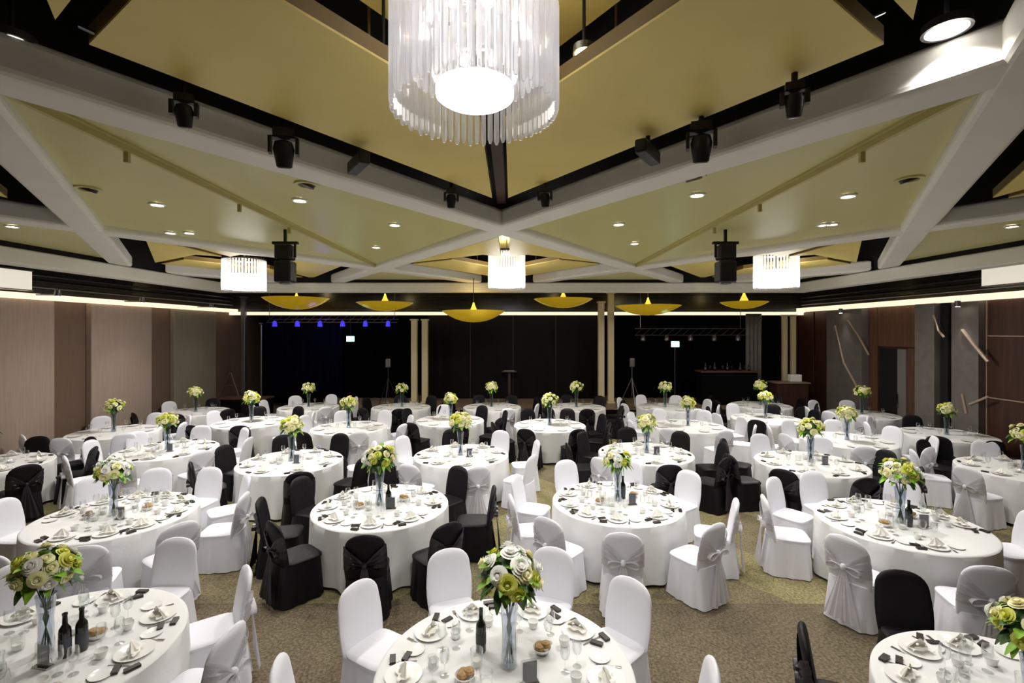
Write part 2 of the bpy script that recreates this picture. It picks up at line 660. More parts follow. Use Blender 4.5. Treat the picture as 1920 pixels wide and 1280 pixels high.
# cable trays and steel angles inside the void
for i, (a, b_, r_) in enumerate([((AX + .6, 5.1), (AX + 2.9, 1.7), .03), ((AX - .6, 5.1), (AX - 2.9, 1.7), .03), ((AX + .3, 5.3), (AX + 2.5, 2.0), .02),
                                 ((AX - .3, 5.3), (AX - 2.5, 2.0), .02)]):
    o = MB().tube([(a[0], a[1], CH + 2.35), (b_[0], b_[1], CH + 2.35)], r_).build('conduit', 'blackmetal')
    tag(o, '%s dark steel conduit in the void %s of the big chandelier' % ('thick' if r_ > .025 else 'thin', 'right' if a[0] > AX else 'left'), 'pipe')
for px, py, px2, py2 in ((212, 12, 236, 24), (150, 50, 181, 64), (1634, 33, 1658, 22)):
    a = at(px, py, 2.75)
    b2 = at(px2, py2, 2.75)
    o = MB().tube([a, b2], .012).build('steel_bracket', 'chrome')
    tag(o, 'pale steel bracket in the gap by the %s' % ('top left panel tip, upper one' if px == 212 else 'top left panel tip, lower one' if px == 150 else 'top right panel tip'), 'bracket')
# bottom strip between the two gold panels: dark timber batten
o = MB().box((AX - .06, CY + 1.75, CH + 1.83), (AX + .06, CY + 4.2, CH + 1.87)).build('ceiling_batten', 'timber', None, False)
tag(o, 'narrow dark batten in the slot between the two gold panels', 'batten')

# ------------------------------------------------------------------ chandeliers
def rod_mesh(length, r):
    mb = MB()
    n = 6
    prof = [(r * .5, -length), (r, -length + r * 1.3), (r, -r), (r * .6, 0)]
    mb.lathe(prof, n)
    return mb


def big_chandelier(x, y, zb):
    t = empty('crystal_chandelier', (x, y, zb), 0, 'large round crystal rod chandelier hanging in the centre coffer', 'chandelier')
    rod1 = rod_mesh(.62, .0185).mesh('crystal_rod', 'crystal')
    for k in range(66):
        a = 2 * PI * k / 66
        mesh_obj('crystal_rod', rod1, t, (.48 * math.cos(a), .48 * math.sin(a), .62 + .012 * math.sin(k * 3.1)), a)
    rod2 = rod_mesh(.5, .017).mesh('crystal_rod_short', 'crystal')
    for k in range(34):
        a = 2 * PI * (k + .5) / 34
        mesh_obj('crystal_rod', rod2, t, (.36 * math.cos(a), .36 * math.sin(a), .70), a)
    mb = MB()
    for rad, n, z1, ln in ((.45, 60, 1.16, .50), (.35, 46, 1.16, .40), (.24, 30, .62, .42)):
        for k in range(n):
            a = 2 * PI * (k + .3) / n
            b = rod_mesh(ln, .015)
            b.xf(Matrix.Translation((rad * math.cos(a), rad * math.sin(a), z1)))
            mb.merge(b)
    tag(mb.build('inner_crystal_rods', 'crystal', t), kind='stuff')
    for rad, z in ((.48, .64), (.36, .72), (.45, 1.18), (.24, .64)):
        MB().lathe([(rad - .015, 0), (rad + .012, 0), (rad + .012, .03), (rad - .015, .03), (rad - .015, 0)], 48, (0, 0, z), cap=False).build('ring_frame', 'chrome', t)
    f = MB()
    for k in range(3):
        a = PI * k / 3
        c, s_ = math.cos(a) * .46, math.sin(a) * .46
        f.tube([(c, s_, .655), (-c, -s_, .655)], .01)
        f.tube([(c, s_, 1.195), (-c, -s_, 1.195)], .01)
    f.tube([(0, 0, .25), (0, 0, 1.3)], .02)
    f.build('spider_frame', 'chrome', t)
    MB().lathe([(.20, .08), (.23, .10), (.23, .15), (.02, .17)], 40).build('diffuser', 'bulbwhite', t)
    bulb = MB().lathe([(.005, -.045), (.028, -.03), (.03, 0), (.02, .03), (.012, .05)], 12).mesh('bulb', 'bulbwhite')
    for k in range(10):
        a = 2 * PI * k / 10
        mesh_obj('bulb', bulb, t, (.30 * math.cos(a), .30 * math.sin(a), .48))
    for k in range(10):
        a = 2 * PI * (k + .5) / 10
        mesh_obj('bulb', bulb, t, (.40 * math.cos(a), .40 * math.sin(a), .85))
    MB().lathe([(.12, 1.3), (.12, 1.34), (.02, CH + 2.27 - zb)], 24).build('ceiling_rose', 'chrome', t)
    lamp('chandelier_lamp', 'AREA', (0, 0, -.05), E_CHAND, (1, .97, .93), .7, parent=t)
    lamp('chandelier_uplight', 'POINT', (0, 0, .95), E_CHAND * .28, (1, .95, .85), .12, parent=t)


big_chandelier(-.22, 2.85, CH + 1.29)


def far_chandelier(px, ptop, pbot, d, wpx, label):
    c = at(px, pbot, d)
    top = at(px, ptop, d)
    r_ = wpx / 2 * d / F
    hgt = top.z - c.z
    t = empty('drum_chandelier', c, 0, label, 'chandelier', 'distant drum chandeliers')
    mb = MB()
    n = 44
    for k in range(n):
        a = 2 * PI * k / n
        b = rod_mesh(hgt, .026)
        b.xf(Matrix.Translation((r_ * math.cos(a), r_ * math.sin(a), hgt)))
        mb.merge(b)
    mb.build('crystal_rods', 'farcrystal', t)
    MB().lathe([(r_ - .03, hgt), (r_ + .02, hgt), (r_ + .02, hgt + .04), (r_ - .03, hgt + .04), (r_ - .03, hgt)], 40, cap=False).build('ring_frame', 'greymetal', t)
    MB().lathe([(r_ * .86, .03), (r_ * .9, .06), (r_ * .9, hgt * .5), (r_ * .8, hgt * .52)], 40).build('diffuser', 'bulbwhite', t)
    MB().tube([(0, 0, hgt * .5), (0, 0, CH + 2.271 - c.z)], .02).build('stem', 'greymetal', t)
    lamp('drum_lamp', 'AREA', (0, 0, -.05), E_FARCH, (1, .97, .93), .8, parent=t)
    lamp('drum_uplight', 'POINT', (0, 0, hgt + .15), 10, (1, .9, .7), .15, parent=t)


far_chandelier(950, 474, 540, 11.9, 66, 'distant drum chandelier hanging on the centre line above the stage')
far_chandelier(458, 488, 545, 11.9, 72, 'distant drum chandelier hanging on the left of the far ceiling')
far_chandelier(1455, 478, 540, 11.9, 74, 'distant drum chandelier hanging on the right of the far ceiling')

# wall lanterns on the dark upper band at both frame edges
for px0, px1, py0, py1, lab, sx in ((-12, 54, 514, 550, 'frosted glass wall lantern above the left ledge', -1), (1846, 1932, 492, 530, 'frosted glass wall lantern above the right ledge', 1)):
    wx = (WL + .34) if sx < 0 else (WR - .34)
    d0 = abs(wx) * F / abs(px1 - 960 if sx < 0 else px0 - 960)
    d1 = abs(wx) * F / abs(px0 - 960 if sx < 0 else px1 - 960)
    z0 = CH + (620 - py1) * d1 / F
    z1 = CH + (620 - py0) * d1 / F
    t = empty('wall_lantern', (wx, min(d0, d1), max(4.0, z0)), 0, lab, 'wall light')
    L_ = abs(d0 - d1)
    MB().box((-.07, 0, .02), (.07, L_, .42)).build('frosted_shade', mat('lantern_glass_%d' % sx, (235, 235, 225), .3, emit=(255, 245, 225), estr=.28), t, False)
    MB().box((-.09, -.02, -.0), (.09, L_ + .02, .02)).box((-.09, -.02, .42), (.09, L_ + .02, .45)).build('frame', 'greymetal', t, False)
    MB().box((.07 if sx > 0 else -.25, .1, .1), (.25 if sx > 0 else -.07, L_ - .1, .2)).build('wall_bracket', 'greymetal', t, False)

# ------------------------------------------------------------------ downlights in the olive fields
dl = [(295, 383), (562, 375), (1307, 365), (1590, 367), (740, 421), (1160, 420), (320, 436), (705, 463), (1560, 420), (1190, 456), (355, 436), (1545, 421)]
names = ['left field, nearest one', 'left field, by the big beam', 'right field, by the big beam', 'right field, nearest one', 'left field, at its inner corner',
         'right field, at its inner corner', 'left field, outer far corner', 'left field, far end', 'right field, outer far corner', 'right field, far end', 'left field, beside the far corner one', 'right field, beside the far corner one']
for (px, py), nm in zip(dl, names):
    d = (ZB + .09 - CH) * F / (620 - py)
    p = at(px, py, d)
    downlight(p.x, p.y, ZB + .097, E_DOWN if nm.find('beside') < 0 else None, 'round recessed downlight in the olive ceiling, ' + nm, .075)
# tilted gimbal lights
for px, py, nm in ((165, 356, 'far left'), (575, 348, 'left, by the beam'), (1300, 334, 'right, by the beam'), (1705, 338, 'far right')):
    d = (ZB + .08 - CH) * F / (620 - py)
    p = at(px, py, d)
    t = empty('gimbal_spotlight', (p.x, p.y, ZB + .1), 0, 'tilted gimbal spotlight in the olive ceiling, ' + nm, 'ceiling light')
    MB().lathe([(.09, .0), (.13, .0), (.13, -.02), (.09, -.02), (.09, 0)], 24, cap=False).build('bezel', 'olive', t)
    MB().lathe([(.085, -.03), (.085, .0)], 24).xf(Matrix.Rotation(R(18 if p.x < 0 else -18), 4, 'Y')).build('lens', 'choc', t)

# additional rows of downlights further out, beside the coffers
for x, y in ((-7.6, 7.3), (7.6, 7.3), (-5.2, 16.6), (0, 17.2), (5.2, 16.6)):
    if y < 15:
        downlight(x, y, ZB + .097, E_DOWN, 'round recessed downlight in the outer ceiling field beside the %s wall' % ('left' if x < 0 else 'right'), .075)

# ------------------------------------------------------------------ moving head stage lights under the beams
def moving_head(px, py, d, label, size=.16, tilt=0):
    p = at(px, py, d)
    t = empty('moving_head_light', p, tilt, label, 'stage light')
    ztop = ZB + .1 - p.z
    MB().box((-size * .55, -size * .35, size * .75), (size * .55, size * .35, size * 1.25)).build('base_box', 'blackmetal', t, False)
    y_ = MB()
    for s in (-1, 1):
        y_.box((s * size * .72 - .012, -size * .25, -size * .2), (s * size * .72 + .012, size * .25, size * .75))
    y_.box((-size * .73, -size * .25, size * .68), (size * .73, size * .25, size * .76))
    y_.build('yoke', 'blackmetal', t, False)
    h = MB().lathe([(.02, -size * .95), (size * .42, -size * .9), (size * .5, -size * .4), (size * .58, size * .1), (size * .45, size * .5), (.02, size * .6)], 20)
    h.xf(Matrix.Rotation(R(16), 4, 'X')).build('lamp_head', 'blackmetal', t)
    MB().lathe([(.01, -size * .97), (size * .34, -size * .96), (size * .36, -size * .92)], 20).xf(Matrix.Rotation(R(16), 4, 'X')).build('lens', 'greymetal', t)
    MB().tube([(0, 0, size * 1.2), (0, 0, TOP + .01 - p.z)], .02).build('clamp', 'blackmetal', t)


def dz(px, py, z):
    return (z - CH) * F / (620 - py)


moving_head(345, 212, dz(345, 212, ZB - .02), 'black moving head light below the beam, far left one', .10, .4)
moving_head(532, 283, dz(532, 283, ZB - .05), 'black moving head light on the beam left of the chandelier', .14, .3)
moving_head(1490, 192, dz(1490, 192, ZB - .02), 'black moving head light below the beam, far right one', .10, -.4)
moving_head(1315, 272, dz(1315, 272, ZB - .05), 'black moving head light on the beam right of the chandelier', .14, -.3)
moving_head(846, 374, dz(846, 374, ZB), 'small dark stage light near the beam crossing, left one', .10, .2)
moving_head(1022, 372, dz(1022, 372, ZB), 'small dark stage light near the beam crossing, right one', .10, -.2)
for px, py, nm in ((672, 308, 'left'), (1215, 288, 'right')):
    d = dz(px, py, ZB + .02)
    p = at(px, py, d)
    o = MB().box((-.2, -.05, -.05), (.2, .05, .07)).box((-.02, -.02, .06), (.02, .02, TOP + .01 - p.z)).build('black_spot_bar', 'blackmetal', None, False)
    o.location = p
    o.rotation_euler = (0, 0, -.97 if px < 960 else .97)
    tag(bevel(o, .02), 'flat black light bar along the big beam on the %s' % nm, 'stage light')

# hanging projector columns in the middle of the olive fields
for px, nm in ((535, 'left'), (1360, 'right')):
    d = 7.6
    p = at(px, 530, d)
    t = empty('hanging_speaker', p, 0, 'dark hanging loudspeaker column under the %s olive ceiling field' % nm, 'speaker')
    zt = ZB + .1 - p.z
    bevel(MB().box((-.13, -.13, 0), (.13, .13, .34)).build('lower_cabinet', 'blackmetal', t, False), .03)
    bevel(MB().box((-.12, -.12, .36), (.12, .12, .60)).build('upper_cabinet', 'blackmetal', t, False), .03)
    MB().lathe([(.09, .0), (.09, -.02), (.03, -.03)], 20).build('horn', 'greymetal', t)
    MB().box((-.2, -.03, .61), (.2, .03, .65)).box((-.02, -.02, .6), (.02, .02, zt)).box((-.17, -.01, .4), (-.14, .01, .65)).box((.14, -.01, .4), (.17, .01, .65)).build('bracket', 'blackmetal', t, False)

# ------------------------------------------------------------------ right wall
def rwall(a, b, m, nm, lab=None, x=WR - .06, z0=0, z1=3.84):
    o = MB().box((x, yr(b), z0), (WR - .003, yr(a), z1)).build(nm, m, None, False)
    bevel(o, .01)
    if lab:
        tag(o, lab, 'wall panel')
    return o


rwall(1500, 1528, 'timber', 'timber_panel', 'dark narrow timber wall panel beside the cream posts')
rwall(1531, 1560, 'timber', 'timber_panel', 'dark timber wall panel left of the first grey pier')
pier1 = rwall(1563, 1630, 'stone', 'stone_pier', 'grey wall pier with two diagonal metal inlays', WR - .25)
rwall(1633, 1648, 'timber2', 'timber_panel', 'slim brown timber wall panel left of the dark doorway')
rwall(1649, 1738, 'timber2', 'timber_panel', 'brown timber panelling above the dark doorway', z0=2.66)
rwall(1706, 1738, 'timber2', 'timber_panel', 'brown timber wall panel right of the doorway', z1=2.64)
struct('door_1', MB().box((WR - .05, yr(1688), 0), (WR - .01, yr(1652), 2.6)), 'void')
d1 = struct('door_2', MB().box((WR - .10, yr(1705), 0), (WR - .03, yr(1689), 2.6)), 'door')
MB().box((WR - .13, yr(1692), .9), (WR - .10, yr(1692) + .05, 1.3)).build('door_handle', 'chrome', d1, False)
pier2 = rwall(1746, 1784, 'stone', 'stone_pier', 'grey square column standing beside the black strip', WR - .45)
rwall(1785, 1799, 'void', 'black_pier', 'black strip between the two grey piers on the right wall', WR - .3)
pier3 = rwall(1802, 1854, 'stone', 'stone_pier', 'grey wall pier with diagonal inlay next to the red timber wall', WR - .25)
for i, (z0, z1, nm) in enumerate(((0, 1.55, 'lower'), (1.57, 3.0, 'middle'), (3.02, 3.84, 'upper'))):
    o = MB().box((WR - .06, 6.0, z0), (WR - .003, yr(1857), z1)).build('timber_panel', 'timber', None, False)
    tag(bevel(o, .008), 'red brown timber wall panel at the right edge, %s one' % nm, 'wall panel')
for z in (1.56, 3.01):
    struct('trim_%d' % (120 + int(z)), MB().box((WR - .075, 6.0, z - .012), (WR - .06, yr(1857), z + .012)), 'inlay')
struct('trim_125', MB().box((WR - .09, yr(1857), 0), (WR, yr(1855.5), 3.84)), 'inlay')


def wall_line(x, pts, parent, r_=.022):
    P = [(x, x * F / (px - 960), CH - (py - 620) * (x * F / (px - 960)) / F) for px, py in pts]
    MB().tube(P, r_, 6).build('metal_inlay', 'inlay', parent)


wall_line(WR - .27, [(1566, 610), (1582, 680), (1612, 735)], pier1, .03)
wall_line(WR - .27, [(1590, 600), (1610, 630), (1629, 665)], pier1, .03)
wall_line(WR - .47, [(1750, 590), (1760, 620), (1770, 632)], pier2, .025)
wall_line(WR - .27, [(1804, 618), (1825, 645), (1853, 678)], pier3, .04)
wall_line(WR - .27, [(1804, 738), (1812, 775)], pier3, .025)
wall_line(WR - .27, [(1818, 758), (1853, 743)], pier3, .025)
for a, nm in ((1600, 'first'), (1828, 'last')):
    y = yr(a)
    t = empty('wall_washer', (WR - .42, y, 3.72), 0, 'small spotlight washing the %s grey pier of the right wall' % nm, 'wall light')
    MB().lathe([(.05, .0), (.06, .02), (.06, .14), (.02, .15)], 16).build('body', 'greymetal', t)
    MB().lathe([(.045, -.004), (.045, .004)], 16).build('lens', 'bulb', t)
    lamp('washer_lamp', 'SPOT', (0, 0, -.02), 14, size=.04, spot=70, rot=(0, R(12), 0), parent=t)
# left wall washer: bright patch on the second pale panel
for a, nm, e in ((215, 'second pale', 26), (45, 'first pale', 12), (355, 'olive', 10)):
    t = empty('wall_washer', (WL + .75, yl(a), 3.9), 0, 'small spotlight washing the %s panel of the left wall' % nm, 'wall light')
    MB().lathe([(.05, .0), (.06, .02), (.06, .14), (.02, .15)], 16).build('body', 'greymetal', t)
    MB().box((-.48, -.02, .02), (0, .02, .05)).build('arm', 'greymetal', t, False)
    MB().lathe([(.045, -.004), (.045, .004)], 16).build('lens', 'bulb', t)
    lamp('washer_lamp', 'SPOT', (0, 0, -.02), e, size=.04, spot=100, rot=(0, R(-20), 0), parent=t)

# ------------------------------------------------------------------ stage end
SZ, SY = .45, 16.6
t = empty('stage_platform', (0, SY, 0), 0, 'low black skirted stage with brown timber top at the far end', 'stage')
MB().box((-7.0, 0, 0), (9.0, YB + .99 - SY, SZ - .05)).build('skirt', 'stage', t, False)
bevel(MB().box((-7.03, -.04, SZ - .05), (9.03, YB + .99 - SY, SZ)).build('deck', 'stagetop', t, False), .01)


def drape(x0, x1, y, z0, z1, m, name, label, folds=14, amp=.05):
    mb = MB()
    n = folds * 6

    def fn(u, v):
        return (x0 + (x1 - x0) * u, y + amp * math.sin(u * folds * 2 * PI) * (.6 + .4 * v), z1 + (z0 - z1) * v)
    mb.grid(fn, n, 4)
    o = solid(mb.build(name, m), .01)
    return tag(o, label, 'curtain')


def xa(px, d):
    return (px - 960) * d / F


drape(xa(492, 19), xa(640, 19), 19.2, SZ, 3.9, 'bluelitcurtain', 'stage_curtain', 'black stage curtain painted with blue light behind the left opening, outer half', 10)
drape(xa(641, 19), xa(768, 19), 19.2, SZ, 3.9, 'curtain', 'stage_curtain', 'black stage curtain behind the left opening, inner half', 9)
drape(xa(1152, 19), xa(1300, 19), 19.2, SZ, 3.9, 'curtain', 'stage_curtain', 'black stage curtain behind the right opening, inner half', 9)
drape(xa(1301, 19), xa(1462, 19), 19.2, SZ, 3.9, 'curtain', 'stage_curtain', 'black stage curtain behind the right opening, outer half', 10)
drape(xa(1404, 18.2), xa(1434, 18.2), 18.44, 1.1, 3.79, 'stone', 'tied_drape', 'narrow grey tied drape in the right opening', 4, .03)
o = MB().box((xa(802, 19), 19.0, SZ), (xa(1122, 19), 19.1, 3.9)).build('stage_backdrop', 'brownback', None, False)
tag(o, 'very dark brown timber backdrop in the middle stage opening', 'backdrop')
for k in range(1, 4):
    MB().box((xa(802 + 80 * k, 19) - .01, 18.985, SZ), (xa(802 + 80 * k, 19) + .01, 19.0, 3.9)).build('batten', 'timber', o, False)
# columns
for px, wpx, b0, tp, lab, mm in ((777, 11, 0, 598, 'cream column left of the middle opening, outer one', 'cream'), (797, 11, 0, 598, 'cream column left of the middle opening, inner one', 'cream'),
                            (1127, 11, 0, 565, 'cream column right of the middle opening, inner one', 'cream'), (1145, 11, 0, 548, 'tall cream column right of the middle opening, outer one', 'cream'),
                            (1471, 8, 0, 590, 'slim cream post at the right corner, left one', 'cream'), (1487, 8, 0, 590, 'slim cream post at the right corner, right one', 'cream'),
                            (457, 8, 0, 556, 'slim grey post in the left corner of the room', 'greymetal'), (490, 3, 0, 605, 'thin blue grey pole beside the blue tinted curtain', 'greymetal')):
    d = 17.9
    base = SZ if -7 < xa(px, d) < 9.0 else 0
    wx = wpx * d / F
    zt = CH + (620 - tp) * d / F
    t = empty('stage_column' if wpx > 9 else 'corner_post', (xa(px, d), d, base), 0, lab, 'column')
    bevel(MB().box((-wx / 2, -wx / 2, .06), (wx / 2, wx / 2, zt - base - .05)).build('shaft', mm, t, False), .02)
    MB().box((-wx / 2 - .03, -wx / 2 - .03, 0), (wx / 2 + .03, wx / 2 + .03, .06)).build('base', mm, t, False)
    MB().box((-wx / 2 - .03, -wx / 2 - .03, zt - base - .05), (wx / 2 + .03, wx / 2 + .03, zt - base)).build('capital', mm, t, False)

# gold dishes
for px, py, wpx, d, lab in ((888, 604, 118, 14.6, 'large gold dish pendant lowest in the middle, glowing at its centre'), (722, 583, 104, 16.6, 'gold dish pendant left of the middle opening'),
                            (556, 580, 118, 17.2, 'flat gold dish pendant over the left opening'), (1056, 577, 110, 16.8, 'flat gold dish pendant right of the large middle dish'),
                            (1215, 591, 120, 16.2, 'gold dish pendant over the right opening'), (1395, 579, 84, 16.7, 'small gold dish pendant farthest right over the stage')):
    c = at(px, py, d)
    rr = wpx / 2 * d / F
    hh = rr * .30 if wpx != 118 else rr * .36
    t = empty('dish_pendant', c, 0, lab, 'pendant light', 'gold dish pendants over the stage')
    prof = [(.02, 0)] + [(rr * u, hh * (u ** 2.2)) for u in (.2, .4, .6, .75, .88, .96, 1)] + [(rr * u, hh * (u ** 2.2) + .02) for u in (.98, .7, .4, .1)]
    MB().lathe(prof, 48, cap=False).build('dish', 'golddish', t)
    MB().lathe([(.03, .0), (.16, .06), (.14, .3), (.05, .5), (.02, .6)], 20).build('lamp_cone', mat('cone_glow_%d' % px, (230, 190, 50), .4, emit=(255, 215, 80), estr=.5), t)
    MB().tube([(0, 0, .55), (0, 0, (TOP if d > 15 else ZB + .1) - c.z)], .012).build('stem', 'blackmetal', t)
    lamp('dish_lamp', 'POINT', (0, 0, hh + .35), 4, (1, .8, .35), .05, parent=t)

# exit signs, blue lamp, purple truss
for px, py, d, m, lab, nm in ((657, 635, 18.8, 'exit', 'small lit pale green exit sign in the left stage opening', 'exit_sign'), (1266, 645, 18.0, 'exit', 'small lit pale green exit sign on a thin pole on the right', 'exit_sign'),
                              (435, 661, 19.0, 'lensblue', 'glowing blue lamp beside the left corner post', 'blue_lamp')):
    c = at(px, py, d)
    t = empty(nm, c, 0, lab, 'exit sign' if nm == 'exit_sign' else 'lamp')
    bevel(MB().box((-.17, 0, -.12), (.17, .06, .12)).build('housing', 'blackmetal', t, False), .01)
    MB().box((-.15, -.012, -.10), (.15, -.001, .10)).build('lit_face', m, t, False)
    if nm == 'exit_sign' and px > 1000:
        MB().tube([(0, .03, -.12), (0, .03, SZ - c.z)], .015).build('pole', 'greymetal', t)
    else:
        MB().tube([(0, .03, .11), (0, .03, TOP + .01 - c.z)], .01).build('hanger', 'blackmetal', t)
    if nm == 'blue_lamp':
        lamp('blue_lamp_light', 'POINT', (0, -.25, 0), 9, (.2, .5, 1), .1, parent=t)
t = empty('lighting_truss', at(650, 604, 18.0), 0, 'dark lighting truss with dim purple lamps over the left opening', 'truss')
tr = MB()
for yy, zz in ((0, 0), (0, .25), (.22, .12)):
    tr.tube([(-3.0, yy, zz), (1.9, yy, zz)], .02, 6)
for k in range(16):
    x = -3.0 + k * .305
    tr.tube([(x, 0, 0), (x + .3, 0, .25)], .01, 5)
for x in (-2.9, 1.8):
    tr.tube([(x, 0, .25), (x, 0, TOP + .01 - at(650, 604, 18.0).z)], .012, 5)
tr.build('truss_frame', 'greymetal', t)
for k in range(6):
    MB().lathe([(.08, -.12), (.09, -.1), (.07, .06), (.02, .1)], 14, (-2.7 + k * .85, 0, -.04)).build('truss_lamp', 'purple', t)
lamp('truss_light', 'POINT', (-1, .2, -.3), 5, (.2, .15, 1), .2, parent=t)
t = empty('lighting_truss', at(1240, 628, 18.2), 0, 'grey lighting rig with lamps hanging in the right opening', 'truss')
tr = MB()
for yy, zz in ((0, 0), (0, .25)):
    tr.tube([(-1.0, yy, zz), (3.2, yy, zz)], .02, 6)
for k in range(14):
    x = -1.0 + k * .3
    tr.tube([(x, 0, 0), (x + .3, 0, .25)], .01, 5)
for x in (-.8, 3.0):
    tr.tube([(x, 0, .25), (x, 0, TOP + .01 - at(1240, 628, 18.2).z)], .012, 5)
tr.build('truss_frame', 'greymetal', t)
for k in range(5):
    MB().lathe([(.09, -.2), (.10, -.16), (.07, -.02), (.02, .02)], 14, (-.7 + k * .9, 0, -.02)).build('truss_lamp', 'greymetal', t)


def tripod(px, pb, ptop, d, lab, base_z, head=True, spread=.45, mm='greymetal'):
    p = at(px, pb, d)
    H = (pb - ptop) * d / F
    t = empty('tripod_stand', (p.x, p.y, base_z), 0, lab, 'tripod stand')
    for k in range(3):
        a = 2 * PI * k / 3 + R(30)
        MB().tube([(0, 0, H * .62), (spread * math.cos(a), spread * math.sin(a), .015)], .022, 6, .015).build('leg', mm, t)
    MB().tube([(0, 0, H * .2), (0, 0, H * .95)], .018, 6).build('pole', mm, t)
    if head:
        bevel(MB().box((-.09, -.08, H * .86), (.09, .08, H * 1.06)).build('lamp_head', 'greymetal', t, False), .03)
    return t


tripod(1185, 752, 668, 17.2, 'pale tripod stand with a small head in the right opening', SZ)
tripod(728, 745, 662, 17.2, 'dark tripod stand with a small head in the left opening', SZ, mm='blackmetal')
# easel frame on a dark table by the left wall
c = at(468, 742, 17.2)
c.y = 17.25
t = empty('service_table', (c.x, c.y, 0), 0, 'dark long service table against the far left corner', 'table')
bevel(MB().box((-1.0, -.35, .7), (.7, .35, .75)).build('table_top', 'timber2', t, False), .01)
MB().box((-.97, -.32, 0), (.67, .32, .69)).build('table_skirt', 'stage', t, False)
p = at(432, 742, 17.6)
t = empty('easel', (p.x, p.y, .752), 0, 'small brown timber easel standing on the dark service table', 'easel')
for s in (-1, 1):
    MB().tube([(s * .36, -.1, 0), (s * .02, 0, .85)], .02, 6).build('leg', 'timber2', t)
MB().tube([(0, .28, 0), (0, 0, .85)], .015, 6).build('leg', 'timber2', t)
MB().tube([(-.2, -.05, .38), (.2, -.05, .38)], .015, 6).build('crossbar', 'timber2', t)
# bar counter on the right of the stage with glassware
t = empty('bar_counter', (xa(1362, 17.6), 17.6, SZ), 0, 'black clothed bar counter crowded with glassware at the right back', 'bar')
bevel(MB().box((-1.0, -.3, 0), (1.0, .3, 1.18)).build('cloth_front', 'stage', t, False), .03)
MB().box((-1.05, -.34, 1.18), (1.05, .34, 1.22)).build('counter_top', 'timber2', t, False)
t = empty('reception_counter', (xa(1478, 17.2), 17.2, 0), 0, 'dark counter with pale top at the foot of the corner posts', 'counter')
bevel(MB().box((-.55, -.3, 0), (.55, .3, 1.27)).build('body', 'timber', t, False), .02)
MB().box((-.6, -.34, 1.27), (.6, .34, 1.31)).build('counter_top', 'stagetop', t, False)
o = bevel(MB().box((-.2, -.12, 0), (.2, .12, .26)).build('white_box', 'plate', None, False), .03)
o.location = (xa(1490, 17.2), 17.2, 1.312)
tag(o, 'white box standing on the counter by the corner posts', 'box')
# small lit lectern sheets in the middle opening
c = at(955, 690, 18.6)
t = empty('lectern', (c.x, 18.5, SZ), 0, 'small dark lectern with a lit sheet before the brown backdrop', 'lectern')
MB().box((-.16, -.12, 0), (.16, .12, .02)).box((-.05, -.05, .02), (.05, .05, 1.1)).build('stand', 'timber', t, False)
MB().box((-.28, -.2, 1.1), (.28, .2, 1.14)).xf(Matrix.Translation((0, 0, 0))).build('desk', 'timber', t, False)
MB().box((-.2, -.14, 1.142), (.2, .12, 1.15)).build('paper', 'plate', t, False)


# ------------------------------------------------------------------ table linen, chairs
def cloth_mesh(seed):
    rnd = random.Random(seed)
    seg = 144
    ph = [rnd.uniform(0, 6.28) for _ in range(4)]
    rings = []
    for rr, z in ((.02, .757), (.4, .757), (.75, .757), (.875, .756), (.893, .752), (.902, .742)):
        rings.append([(rr * math.cos(2 * PI * i / seg), rr * math.sin(2 * PI * i / seg), z) for i in range(seg)])
    for k in range(1, 9):
        tt = k / 8
        z = .742 - tt * .70
        ring = []
        for i in range(seg):
            a = 2 * PI * i / seg
            f = math.sin(13 * a + ph[0]) * .6 + math.sin(21 * a + ph[1]) * .3 + math.sin(7 * a + ph[2]) * .3
            rr = .904 + .006 * tt + .042 * (tt ** 1.1) * f
            ring.append((rr * math.cos(a), rr * math.sin(a), z + .008 * math.sin(9 * a + ph[3]) * tt))
        rings.append(ring)
    rings = rings[::-1]
    return MB().loft(rings, False, True).mesh('tablecloth', 'cloth')


CLOTHS = [cloth_mesh(s) for s in range(4)]


def sup(a, hx, hy, e=3.0):
    c, s = math.cos(a), math.sin(a)
    k = (abs(c) ** e + abs(s) ** e) ** (-1 / e)
    return hx * c * k, hy * s * k


def yb(z):                       # centre line of the leaning back
    return -.235 - (z - .45) * .16


def back_meshes():
    seg = 28
    rings = []
    zs = [.44, .5, .58, .66, .74, .80, .84, .88, .915, .945, .965, .978, .984]
    for z in zs:
        if z <= .8:
            wd = .212 + .016 * math.sin((z - .44) / .36 * PI * .9)
        else:
            wd = .216 * max(.02, (1 - ((z - .8) / .185) ** 2.5)) ** (1 / 2.5)
        th = .034 if z < .93 else .034 * max(.25, (1 - ((z - .93) / .06) ** 2)) if z < .985 else .008
        ring = []
        for i in range(seg):
            x, y = sup(2 * PI * i / seg, wd, th, 2.6)
            ring.append((x, yb(z) + y + .35 * x * x, z))
        rings.append(ring)
    return MB().loft(rings)


def skirt_mesh(seed=1):
    rnd = random.Random(seed)
    seg = 96
    rings = []
    for k in range(8):
        t = k / 7
        z = .475 * (1 - t) + .012 * t
        ring = []
        for i in range(seg):
            a = 2 * PI * i / seg
            x, y = sup(a, .218 + .03 * t, .225 + .03 * t, 5)
            f = 1 + (.035 * t) * math.sin(11 * a + seed) + .02 * t * math.sin(19 * a + 2 * seed)
            rear = max(0, -math.sin(a))
            ring.append((x * f, y * f - .035 - rear * .05 * (.5 + t * .5), z))
        rings.append(ring)
    return MB().loft(rings[::-1], False, True)


